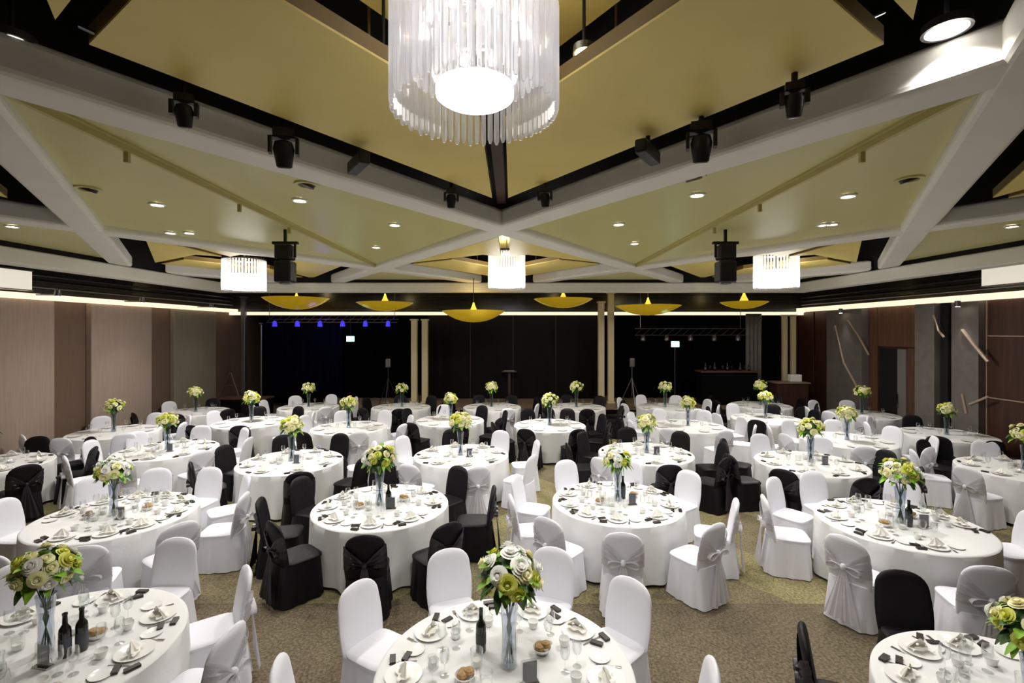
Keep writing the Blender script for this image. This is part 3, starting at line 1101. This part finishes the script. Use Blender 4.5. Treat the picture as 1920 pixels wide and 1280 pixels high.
def seat_mesh():
    seg = 40
    rings = []
    for z, k in ((.472, 1.0), (.492, 1.0), (.505, .95), (.512, .8), (.515, .4), (.515, .05)):
        rings.append([(sup(2 * PI * i / seg, .222 * k, .225 * k, 5)[0], sup(2 * PI * i / seg, .222 * k, .225 * k, 5)[1] - .02, z) for i in range(seg)])
    return MB().loft(rings)


def wrap_mesh():
    """sash pulled from both shoulders of the back to a knot, seen from behind, plus a belt round the front"""
    mb = MB()
    for s in (-1, 1):
        def fn(u, v):
            z_side = .87 - .28 * v
            x = s * ((.222 if z_side < .8 else .218 * (1 - ((z_side - .8) / .185) ** 2.5) ** .4) + .008) * (1 - u)
            z = z_side * (1 - u) + (.665 - .05 * v) * u + .012 * math.sin(v * 18 + u * 3)
            y = yb(z) - .006 - .04 * min(1, u * 5) ** .6 + .35 * x * x - .022 * math.sin(u * PI / 2) - .006 * math.sin(v * 22)
            return (x, y, z)
        if s > 0:
            mb.grid(fn, 8, 10)
        else:
            mb.grid(lambda u, v: fn(1 - u, v), 8, 10)
    return mb


def belt_mesh():
    seg = 32
    rings = []
    for z in (.60, .62, .66, .70, .72):
        ring = []
        for i in range(seg):
            x, y = sup(2 * PI * i / seg, .237, .046 + (.004 if .61 < z < .71 else 0), 2.6)
            ring.append((x, yb(z) + y + .35 * x * x, z))
        rings.append(ring)
    return MB().loft(rings, False, False)


def knot_mesh():
    mb = MB()
    r_ = [(.004, -.035), (.022, -.028), (.03, -.01), (.03, .012), (.02, .03), (.004, .036)]
    mb.lathe(r_, 12, (0, yb(.65) - .075, .65))
    return mb


def bow_mesh():
    mb = MB()
    for s in (-1, 1):
        def fn(u, v):
            a = u * 2 * PI
            rx = .075
            cx = s * (.09)
            x = cx + s * rx * math.cos(a)
            z = .655 + .045 * math.sin(a) * (.4 + .6 * (abs(x) / .16)) - .03 * abs(x) / .16
            y = yb(.65) - .075 + (v - .5) * .05
            return (x, y, z)
        mb.grid(fn, 16, 3)
    return mb


def tail_mesh(s):
    def fn(u, v):
        w = .025 + .16 * v ** 1.1
        x = s * (.01 + .075 * v) + (u - .5) * w
        z = .64 - .56 * v + .01 * math.sin(u * 9)
        y = yb(.65) - .075 - .05 * v + .014 * v * math.sin(u * 16)
        return (x, y, z)
    return MB().grid(fn, 12, 10)


def fix(me):
    return me


MESH = {}
for c_ in ('white', 'black'):
    MESH[c_, 'back'] = back_meshes().mesh('backrest', c_)
    MESH[c_, 'skirt'] = skirt_mesh(1 if c_ == 'white' else 2).mesh('skirt', c_)
    MESH[c_, 'seat'] = seat_mesh().mesh('seat', c_)
    sm = 'organza' if c_ == 'white' else 'blacksash'
    MESH[c_, 'wrap'] = wrap_mesh().mesh('sash_wrap', sm)
    MESH[c_, 'belt'] = belt_mesh().mesh('sash_belt', sm)
    MESH[c_, 'knot'] = knot_mesh().mesh('knot', sm if c_ == 'black' else 'white')
    MESH[c_, 'bow'] = bow_mesh().mesh('bow', sm)
    MESH[c_, 'tail-1'] = tail_mesh(-1).mesh('sash_tail', sm)
    MESH[c_, 'tail1'] = tail_mesh(1).mesh('sash_tail', sm)


def make_chair(kind):
    c_ = 'white' if kind[0] == 'w' else 'black'
    t = empty('banquet_chair')
    mesh_obj('backrest', MESH[c_, 'back'], t)
    mesh_obj('skirt', MESH[c_, 'skirt'], t)
    mesh_obj('seat', MESH[c_, 'seat'], t)
    if kind.endswith('s'):
        sa = mesh_obj('sash', MESH[c_, 'wrap'], t)
        mesh_obj('knot', MESH[c_, 'knot'], sa)
        mesh_obj('bow', MESH[c_, 'bow'], sa)
        mesh_obj('tail', MESH[c_, 'tail-1'], sa)
        mesh_obj('tail', MESH[c_, 'tail1'], sa)
    return t


PROTO = {}
CHAIR_TXT = {'w': 'plain white covered chair', 'ws': 'white chair with sheer sash', 'b': 'plain black covered chair', 'bs': 'black chair with black sash'}
CHAIR_GRP = {'w': 'plain white covered chairs', 'ws': 'white covered chairs with sheer sashes', 'b': 'plain black covered chairs', 'bs': 'black covered chairs with sashes'}


def get(key, maker):
    """first use hands out the prototype itself, later uses hand out copies"""
    if key not in PROTO:
        PROTO[key] = maker()
        return PROTO[key]
    return copy_tree(PROTO[key])


CLOCK = ['three', 'two', 'one', 'twelve', 'eleven', 'ten', 'nine', 'eight', 'seven', 'six', 'five', 'four']


def clocks(angs):
    """give each seat angle (deg, 90 = away from camera) its own hour"""
    res, used = {}, set()
    for a in sorted(angs, key=lambda a: a % 360):
        k = int(round((a % 360) / 30)) % 12
        for dk in (0, 1, -1, 2, -2, 3, -3, 4, 5, 6):
            if (k + dk) % 12 not in used:
                k = (k + dk) % 12
                break
        used.add(k)
        res[a] = CLOCK[k] + " o'clock"
    return res


# tables: (x, y, row, chairs [(angle, kind)], detail level, bottle, bouquet scale)
W8 = lambda off, kinds: [(off + 45 * i, k) for i, k in enumerate(kinds)]
TABLES = [
    # row 1
    dict(n='front left table', p=(-3.48, 3.55), c=[(92, 'w'), (41, 'ws', 1.05), (141, 'w'), (0, 'ws', 1.1)], lv=3),
    dict(n='front centre table', p=(-.05, 3.38), c=[(187, 'w'), (149, 'w'), (113, 'w'), (73, 'w'), (36, 'w', 1.08), (-9, 'w', 1.08)], lv=3),
    dict(n='front right table', p=(3.30, 2.92), c=[(152, 'bs', 1.0), (82, 'b', 1.16), (44, 'b', 1.12), (115, None)], lv=3, bo=-.17),
    # row 2
    dict(n='second row left table', p=(-5.1, 6.2), c=[(180, 'w'), (140, 'w'), (112, 'ws'), (78, 'w'), (46, 'w'), (10, 'ws'), (-28, 'ws'), (-60, 'ws'), (-92, 'ws')], lv=3),
    dict(n='second row table with black chairs', p=(-1.78, 6.55), c=[(155, 'b'), (190, 'bs'), (228, 'bs', 1.12), (-82, 'bs', 1.12), (-45, 'bs'), (8, 'bs'), (52, 'b'), (105, 'b')], lv=3),
    dict(n='second row table right of centre', p=(1.47, 6.7), c=[(112, 'w'), (71, 'w'), (30, 'w'), (-18, 'ws'), (-56, 'ws'), (-100, 'ws'), (-135, 'ws'), (158, 'w'), (194, 'ws')], lv=3),
    dict(n='second row right table', p=(4.8, 5.95), c=[(128, 'w'), (165, 'ws'), (96, 'w'), (50, 'w'), (-7, 'w'), (-145, 'ws'), (-103, 'ws'), (15, None)], lv=3),
    # row 3
    dict(n='third row leftmost table', p=(-9.3, 8.5), c=W8(20, ['bs', 'b', 'b', None, None, 'bs', 'bs', 'bs']), lv=2),
    dict(n='third row second table from left', p=(-6.9, 9.6), c=W8(10, ['w', 'w', 'w', 'w', 'ws', 'ws', 'ws', 'ws']), lv=2),
    dict(n='third row third table from left', p=(-4.03, 8.75), c=W8(30, ['w', 'b', 'b', 'b', 'bs', 'bs', 'bs', 'b']), lv=2),
    dict(n='third row centre table', p=(-.97, 9.2), c=W8(15, ['w', 'w', 'b', 'w', 'b', 'ws', 'ws', 'w']), lv=2),
    dict(n='third row table right of centre', p=(2.6, 9.35), c=W8(0, ['bs', 'b', 'b', 'b', 'b', 'ws', 'bs', 'bs']), lv=2),
    dict(n='third row second table from right', p=(5.37, 8.65), c=W8(10, ['b', 'w', 'w', 'b', 'bs', 'bs', 'bs', 'bs']), lv=2),
    dict(n='third row rightmost table', p=(8.75, 8.2), c=W8(20, ['w', 'w', 'b', 'w', 'ws', 'ws', 'ws', 'ws']), lv=2),
    # row 4
    dict(n='fourth row leftmost table', p=(-9.35, 11.3), c=W8(5, ['w', 'w', 'w', 'w', 'w', 'ws', 'ws', 'w']), lv=1),
    dict(n='fourth row second table from left', p=(-6.8, 12.5), c=W8(20, ['w', 'b', 'b', 'w', 'b', 'bs', 'bs', 'w']), lv=1),
    dict(n='fourth row third table from left', p=(-4.0, 11.8), c=W8(25, ['w', 'w', 'w', 'ws', 'w', 'b', 'ws', 'ws']), lv=1),
    dict(n='fourth row table left of centre', p=(-1.65, 12.75), c=W8(15, ['b', 'b', 'w', 'b', 'w', 'bs', 'bs', 'bs']), lv=1),
    dict(n='fourth row centre line table', p=(.95, 12.1), c=W8(0, ['bs', 'b', 'b', 'b', 'b', 'bs', 'bs', 'bs']), lv=1),
    dict(n='fourth row table right of centre', p=(4.4, 12.0), c=W8(10, ['w', 'w', 'w', 'ws', 'ws', 'ws', 'ws', 'w']), lv=1),
    dict(n='fourth row second table from right', p=(7.3, 10.45), c=W8(20, ['w', 'w', 'w', 'ws', 'ws', 'ws', 'ws', 'w']), lv=1),
    dict(n='fourth row rightmost table', p=(9.95, 11.0), c=W8(30, [None, 'b', 'w', 'w', 'b', 'b', 'bs', None]), lv=1),
    # back row
    dict(n='back row leftmost table', p=(-9.3, 14.1), c=W8(10, ['b', 'b', 'b', 'w', 'b', 'bs', 'bs', 'b']), lv=1),
    dict(n='back row second table from left', p=(-6.35, 15.0), c=W8(0, ['w', 'w', 'w', 'w', 'w', 'ws', 'w', 'ws']), lv=1),
    dict(n='back row third table from left', p=(-3.45, 14.95), c=W8(15, ['b', 'b', 'b', 'b', 'bs', 'bs', 'bs', 'b']), lv=1),
    dict(n='back row centre table', p=(-.62, 15.0), c=W8(20, ['b', 'b', 'b', 'b', 'b', 'w', 'ws', 'w']), lv=1),
    dict(n='back row table right of centre', p=(2.0, 14.95), c=W8(10, ['b', 'b', 'b', 'b', 'b', 'bs', 'bs', 'bs']), lv=1),
    dict(n='back row right white chair table', p=(4.8, 14.95), c=W8(0, ['w', 'w', 'w', 'w', 'w', 'ws', 'w', 'ws']), lv=1),
    dict(n='back row nearer right pair table', p=(6.9, 13.0), c=W8(20, ['b', 'b', 'w', 'b', 'w', 'b', 'bs', 'bs']), lv=1),
    dict(n='back row farther right pair table', p=(7.95, 15.35), c=W8(10, ['b', 'b', 'b', 'b', 'b', 'b', 'b', 'bs']), lv=1),
    dict(n='back row rightmost table', p=(10.0, 13.7), c=W8(10, [None, 'w', 'w', 'w', 'w', 'ws', 'ws', None]), lv=1),
]

# ------------------------------------------------------------------ tableware
def lathe_obj_mesh(name, prof, seg, m):
    return MB().lathe(prof, seg).mesh(name, m)


plate_me = MB().lathe([(.07, 0), (.085, .004), (.125, .014), (.128, .017), (.122, .017), (.085, .008), (.01, .007)], 28).mesh('dinner_plate', 'plate')
side_me = MB().lathe([(.04, 0), (.05, .003), (.074, .01), (.075, .012), (.05, .006), (.01, .005)], 22).mesh('side_plate', 'plate')
glass_bowl = MB().lathe([(.006, .085), (.026, .1), (.036, .13), (.034, .165), (.030, .19), (.027, .19), (.031, .165), (.033, .13), (.024, .103), (.004, .09)], 14, cap=False).mesh('bowl', 'glass')
glass_stem = MB().lathe([(.032, 0), (.032, .003), (.006, .007), (.0045, .08), (.008, .088)], 12).mesh('stem', 'glass')


def make_glass():
    t = empty('wine_glass')
    mesh_obj('bowl', glass_bowl, t)
    mesh_obj('stem', glass_stem, t)
    return t


def make_plate():
    return mesh_obj('dinner_plate', plate_me)


def napkin_mesh():
    mb = MB()

    def fn(u, v):
        a = (u - .5) * 2.6
        r_ = .012 + .075 * v
        return (r_ * math.sin(a), r_ * math.cos(a) * .6 - .02, .02 + .075 * (1 - v) + .016 * math.sin(u * 24) * v)
    mb.grid(fn, 16, 5)

    def fn2(u, v):
        return ((u - .5) * .15 + .01 * math.sin(v * 9), (v - .5) * .09 + .008 * math.sin(u * 12), .019 + .010 * abs(math.sin(u * 7 + v * 3)))
    mb.grid(fn2, 10, 6)
    return mb.mesh('napkin', 'napkin')


nap_me = napkin_mesh()
choc_me = MB().box((-.046, -.021, 0), (.046, .021, .018)).mesh('favour_box', 'choc', False)
cup_me = MB().lathe([(.022, 0), (.03, .01), (.04, .05), (.042, .06), (.039, .06), (.036, .05), (.026, .012), (.004, .008)], 18).mesh('cup', 'plate')
fork_mb = MB().box((-.004, -.09, 0), (.004, .03, .003)).box((-.011, .03, 0), (.011, .045, .003))
for k in range(4):
    fork_mb.box((-.011 + k * .0062, .045, 0), (-.0076 + k * .0062, .09, .003))
fork_me = fork_mb.mesh('fork', 'steel', False)
knife_me = MB().box((-.006, -.1, 0), (.006, -.01, .005)).box((-.008, -.01, 0), (.008, .1, .003)).mesh('knife', 'steel', False)
bowl_me = MB().lathe([(.035, 0), (.05, .012), (.07, .04), (.073, .045), (.067, .045), (.046, .016), (.005, .012)], 22).mesh('bread_bowl', 'plate')
roll_me = MB().lathe([(.004, -.0), (.03, .004), (.038, .018), (.03, .034), (.004, .04)], 12).mesh('bread_roll', 'food')


def make_bread():
    t = mesh_obj('bread_bowl', bowl_me)
    return t


def make_bottle():
    t = empty('wine_bottle')
    MB().lathe([(.034, 0), (.038, .006), (.038, .18), (.034, .205), (.016, .235), (.0145, .30), (.017, .302), (.017, .315), (.012, .318)], 20).build('body', 'bottle', t)
    MB().lathe([(.0386, .06), (.0388, .06), (.0388, .14), (.0386, .14)], 20, cap=False).build('paper_label', 'label', t)
    return t


def make_holder():
    t = empty('menu_holder')
    bevel(MB().box((-.065, -.03, 0), (.065, .03, .012)).build('base', 'chrome', t, False), .003)
    MB().box((-.06, -.012, .012), (.06, .012, .165)).build('acrylic_block', 'glass', t, False)
    MB().box((-.05, -.002, .02), (.05, .002, .155)).build('card', 'label', t, False)
    return t


def make_tumbler():
    t = empty('candle_glass')
    MB().lathe([(.04, 0), (.042, .004), (.046, .12), (.043, .12), (.039, .008), (.004, .006)], 18, cap=False).build('tumbler', 'glass', t)
    MB().lathe([(.03, .006), (.03, .045), (.004, .047)], 14).build('candle', 'napkin', t)
    return t


def blossom(seed, size=1.0):
    rnd = random.Random(seed)
    mb = MB()
    mb.lathe([(.002, .004), (.016 * size, .012), (.02 * size, .026), (.014 * size, .040), (.002, .046)], 9)
    for ring, (n, tilt, rr, h) in enumerate(((6, 1.15, .050, .026), (6, .85, .043, .036), (5, .5, .034, .042), (4, .2, .023, .044))):
        for k in range(n):
            a = 2 * PI * k / n + ring * .6 + rnd.uniform(-.2, .2)

            def fn(u, v, a=a, tilt=tilt, rr=rr, h=h):
                w = (u - .5) * 1.7 * (2 * PI / 5) * (.55 + .6 * math.sin(v * PI * .75))
                rad = rr * (.25 + .75 * v ** .8) * (1 + .2 * tilt * v * v)
                z = h * v * (1.2 - .75 * tilt * v)
                return (size * rad * math.cos(a + w), size * rad * math.sin(a + w), size * z)
            mb.grid(fn, 4, 4)
    return mb


def leaf_mesh(mb, p, dr, L_, wd):
    dr = dr.normalized()
    up = Vector((0, 0, 1))
    side = dr.cross(up)
    side = side.normalized() if side.length > .01 else Vector((1, 0, 0))
    nrm = side.cross(dr)
    vs, fs = [], []
    for k in range(5):
        t = k / 4
        c = p + dr * L_ * t - up * L_ * .35 * t * t
        ww = wd * math.sin(PI * min(.98, t * .9 + .06)) + .001
        vs += [tuple(c - side * ww + nrm * ww * .3), tuple(c), tuple(c + side * ww + nrm * ww * .3)]
    for k in range(4):
        b = k * 3
        fs += [(b, b + 1, b + 4, b + 3), (b + 1, b + 2, b + 5, b + 4)]
    mb.add(vs, fs)


BLO = [blossom(s, 1.0) for s in range(3)]
BMESH = {(s, m): BLO[s].mesh('blossom', m) for s in range(3) for m in ('petal', 'petalg', 'petalw')}


def fib(n, lo=-.35):
    pts = []
    for i in range(n):
        z = 1 - (1 - lo) * (i + .5) / n
        r_ = math.sqrt(1 - z * z)
        a = i * 2.39996
        pts.append(Vector((r_ * math.cos(a), r_ * math.sin(a), z)))
    return pts


def make_bouquet(variant, detail):
    rnd = random.Random(variant * 11 + detail)
    t = empty('flower_arrangement')
    # vase: clear flared cylinder
    v = MB().lathe([(.052, 0), (.056, .006), (.048, .12), (.046, .25), (.062, .42), (.058, .42), (.043, .25), (.044, .12), (.05, .014), (.004, .012)], 22, cap=False).build('vase', 'vaseglass', t)
    st = MB()
    for k in range(9):
        a = k * .7
        st.tube([(.03 * math.cos(a), .03 * math.sin(a), .03), (-.015 * math.cos(a), -.015 * math.sin(a), .25), (.06 * math.cos(a + .5), .06 * math.sin(a + .5), .5)], .004, 5)
    st.build('stems', 'leafdark', t)
    C = Vector((0, 0, .60))
    RR = .165
    lf, ld = MB(), MB()
    for k, d in enumerate(fib(70 if detail else 46, -.75)):
        d = (d + Vector((rnd.uniform(-.2, .2), rnd.uniform(-.2, .2), rnd.uniform(-.2, .2)))).normalized()
        p = C + Vector((d.x, d.y, d.z * .85)) * RR * rnd.uniform(.45, .8)
        dd = d + Vector((rnd.uniform(-.5, .5), rnd.uniform(-.5, .5), rnd.uniform(-.2, .3)))
        leaf_mesh(lf if k % 3 else ld, p, dd, rnd.uniform(.09, .14), rnd.uniform(.022, .038))
    # mossy core so the ball is not hollow
    ld.lathe([(.01, .47), (.07, .49), (.115, .55), (.125, .61), (.10, .68), (.05, .72), (.01, .73)], 14)
    lf.build('foliage', 'leaf', t)
    ld.build('dark_foliage', 'leafdark', t)
    allb = MB()
    pts = fib(30 if detail else 26, -.4)
    lime = MB()
    for k, d in enumerate(pts):
        if rnd.random() < .12:
            continue
        d = (d + Vector((rnd.uniform(-.12, .12), rnd.uniform(-.12, .12), rnd.uniform(-.12, .12)))).normalized()
        p = C + Vector((d.x, d.y, d.z * .85)) * (RR * rnd.uniform(.85, 1.1))
        q = Vector((0, 0, 1)).rotation_difference(d)
        s = rnd.uniform(.8, 1.15)
        m = rnd.choice(['petal', 'petalg', 'petalw'] if variant % 2 else ['petal', 'petalw', 'petalw', 'petalg'])
        if detail:
            o = mesh_obj('blossom', BMESH[k % 3, m], t, p)
            o.rotation_mode = 'QUATERNION'
            o.rotation_quaternion = q
            o.scale = (s, s, s)
        else:
            b = MB().merge(BLO[k % 3])
            b.xf(Matrix.Translation(p) @ q.to_matrix().to_4x4() @ Matrix.Scale(s, 4))
            (lime if m == 'petalg' else allb).merge(b)
    if not detail:
        allb.build('blossoms', 'petal', t)
        lime.build('lime_blossoms', 'petalg', t)
    return t


TZ = .758
CR = 1.2
placed = []
BOUQ_TXT = ['white and cream flower ball', 'white and lime flower bouquet']
BOT = {'second row right table': [(.02, -.12)], 'second row table with black chairs': [(.12, -.1)], 'front right table': [(-.33, -.14)],
       'front left table': [(.22, -.05), (.28, .02)], 'second row table right of centre': [(.1, .1)], 'front centre table': [(-.18, .18)]}
ti = 0
for T in TABLES:
    ti += 1
    x, y = T['p']
    rad = {c[0]: c[2] for c in T['c'] if len(c) > 2}
    T['c'] = [c[:2] for c in T['c']]
    n = T['n']
    lv = T['lv']
    rnd = random.Random(ti * 31)
    on = 'on the ' + n
    # hidden folding table under the linen
    t = get('table', lambda: None) if False else None
    cl = mesh_obj('tablecloth', CLOTHS[ti % 4], None, (x, y, 0), rnd.uniform(0, 6))
    tag(cl, 'round white tablecloth draped over the ' + n, 'tablecloth', 'round white tablecloths')
    angs = [a for a, k in T['c']]
    ck = clocks(angs)
    def free(px, py, sep=.56):
        if any((px - u) ** 2 + (py - v) ** 2 < sep ** 2 for u, v in placed):
            return False
        if any((px - q['p'][0]) ** 2 + (py - q['p'][1]) ** 2 < 1.21 ** 2 for q in TABLES if q is not T):
            return False
        return WL + .55 < px < WR - .85 and py < SY - .36
    if lv < 3:
        best = max(range(-20, 25, 5), key=lambda s_: (sum(k is not None and free(x + CR * math.cos(R(a + s_)), y + CR * math.sin(R(a + s_))) for a, k in T['c']), -abs(s_)))
        T['c'] = [(a + best, k) for a, k in T['c']]
        angs = [a for a, k in T['c']]
        ck = clocks(angs)
    for a, kind in T['c']:
        if kind is None:
            continue
        rr = rad.get(a, CR + rnd.uniform(0, .03))
        ar = R(a)
        px, py = x + rr * math.cos(ar), y + rr * math.sin(ar)
        tries = [(da, sp) for sp in ((.62, .57) if lv < 3 else (.5,)) for da in ((0, 5, -5, 10, -10, 14, -14) if lv < 3 else (0,))]
        for da, sp in tries:
            ar = R(a + da)
            px, py = x + rr * math.cos(ar), y + rr * math.sin(ar)
            if free(px, py, sp):
                break
        else:
            continue
        placed.append((px, py))
        o = get(kind, lambda: make_chair(kind))
        o.location = (px, py, 0)
        o.rotation_euler = (0, 0, ar + PI / 2 + rnd.uniform(-.12, .12))
        o.scale = (1, 1, .965)
        tag(o, '%s at %s of the %s' % (CHAIR_TXT[kind], ck[a], n), 'chair', CHAIR_GRP[kind])
    # settings at every seat; extra seats the camera cannot see still have settings
    seats = list(angs)
    if len(seats) < 8:
        for a in range(0, 360, 40):
            if all(abs((a - b + 180) % 360 - 180) > 32 for b in seats):
                seats.append(a)
    sck = clocks(seats)
    for a in seats:
        ar = R(a + rnd.uniform(-3, 3))
        ca, sa = math.cos(ar), math.sin(ar)

        def put(o, r_, off, z=TZ, rz=0.0):
            o.location = (x + r_ * ca - off * sa, y + r_ * sa + off * ca, z)
            o.rotation_euler = (0, 0, ar - PI / 2 + rz)
            return o
        h = sck[a]
        tag(put(get('plate', make_plate), .70, 0), 'white dinner plate at %s %s' % (h, on), 'plate', 'white dinner plates')
        tag(put(get('glass', make_glass), .50, .10 if lv > 1 else .06), 'clear wine glass at %s %s' % (h, on), 'glass', 'clear wine glasses')
        if lv >= 2:
            tag(put(get('napkin', lambda: mesh_obj('napkin', nap_me)), .70, rnd.uniform(-.02, .02), TZ + .006, rnd.uniform(-.5, .5)), 'folded ivory napkin at %s %s' % (h, on), 'napkin', 'folded ivory napkins')
            tag(put(get('choc', lambda: mesh_obj('favour_box', choc_me)), .80 + rnd.uniform(-.02, .02), -.17, TZ, rnd.uniform(-.6, .6)), 'small dark favour box at %s %s' % (h, on), 'box', 'small dark favour boxes')
        if lv == 3:
            tag(put(get('choc', lambda: None), .71 + rnd.uniform(-.02, .02), -.19, TZ, rnd.uniform(-.6, .6)), 'inner dark favour box at %s %s' % (h, on), 'box', 'small dark favour boxes')
            tag(put(get('side', lambda: mesh_obj('side_plate', side_me)), .66, .22), 'small white side plate at %s %s' % (h, on), 'plate', 'small white side plates')
            tag(put(get('fork', lambda: mesh_obj('fork', fork_me)), .72, .145), 'steel fork at %s %s' % (h, on), 'fork', 'steel forks')
            tag(put(get('knife', lambda: mesh_obj('knife', knife_me)), .72, -.142), 'steel knife at %s %s' % (h, on), 'knife', 'steel knives')
            tag(put(get('cup', lambda: mesh_obj('cup', cup_me)), .50, -.06), 'white cup at %s %s' % (h, on), 'cup', 'white cups')
            tag(put(get('glass', make_glass), .42, .03), 'inner clear wine glass at %s %s' % (h, on), 'glass', 'clear wine glasses')
    # centrepiece
    vr = ti % 2
    key = 'bq%d%d' % (vr, lv == 3)
    o = get(key, lambda: make_bouquet(vr, 1 if lv == 3 else 0))
    s = rnd.uniform(.95, 1.08)
    o.location = (x + T.get('bo', 0) + rnd.uniform(-.03, .03), y + rnd.uniform(-.03, .03), TZ)
    o.rotation_euler = (0, 0, rnd.uniform(0, 6))
    o.scale = (s, s, s)
    tag(o, '%s in glass vase %s' % (BOUQ_TXT[vr], on), 'flower arrangement', 'flower centrepieces')
    if lv >= 2:
        o = get('holder', make_holder)
        o.location = (x + .17, y - .16, TZ)
        o.rotation_euler = (0, 0, rnd.uniform(-.3, .3))
        tag(o, 'clear acrylic menu holder %s' % on, 'menu holder', 'acrylic menu holders')
        for j, (dx, dy) in enumerate(((-.2, .02), (.05, .22), (-.12, -.2))):
            o = get('tumb', make_tumbler)
            o.location = (x + dx, y + dy, TZ)
            tag(o, 'glass candle tumbler %s %s' % (('left of the vase', 'behind the vase', 'before the vase')[j], on), 'candle glass', 'glass candle tumblers')
        for j, (dx, dy) in enumerate(((-.27, -.12), (.27, .16))):
            o = get('bread', make_bread)
            o.location = (x + dx, y + dy, TZ)
            tag(o, 'small white bread bowl, %s one %s' % (('near left', 'far right')[j], on), 'bowl', 'small bread bowls')
            if lv == 3:
                for q in range(3):
                    r_ = get('roll', lambda: mesh_obj('bread_roll', roll_me))
                    aa = q * 2.1 + ti
                    r_.location = (x + dx + .028 * math.cos(aa), y + dy + .028 * math.sin(aa), TZ + .02 + .012 * q)
                    tag(r_, 'small bread roll in %s bowl %s' % (('near left', 'far right')[j], on), 'bread roll', 'bread rolls in the %s bowl %s' % (('near left', 'far right')[j], on))
    for j, (dx, dy) in enumerate(BOT.get(n, [])):
        o = get('bottle', make_bottle)
        o.location = (x + dx, y + dy, TZ)
        tag(o, 'dark wine bottle%s %s' % ('' if len(BOT[n]) < 2 else (', left one', ', right one')[j], on), 'bottle', 'dark wine bottles')

# small wooden block at the bottom of the front left table
o = bevel(MB().box((-.05, -.03, 0), (.05, .03, .06)).build('wooden_block', 'orange', None, False), .006)
o.location = (-2.82, 2.98, TZ)
tag(o, 'small amber wooden block at the near side of the front left table', 'block')

# glassware on the bar counter
for k in range(9):
    if k % 2:
        o = get('glass', None)
        tag(o, 'clear wine glass on the black bar counter at the back', 'glass', 'glasses on the bar counter')
    else:
        o = get('bottle', None)
        tag(o, 'dark bottle on the black bar counter at the back', 'bottle', 'bottles on the bar counter')
    o.location = (xa(1362, 17.6) - .85 + k * .21, 17.5 + .1 * (k % 3 - 1), SZ + 1.222)
    o.rotation_euler = (0, 0, 0)

print('CHAIRS', len(placed), 'OBJECTS', len(bpy.data.objects))
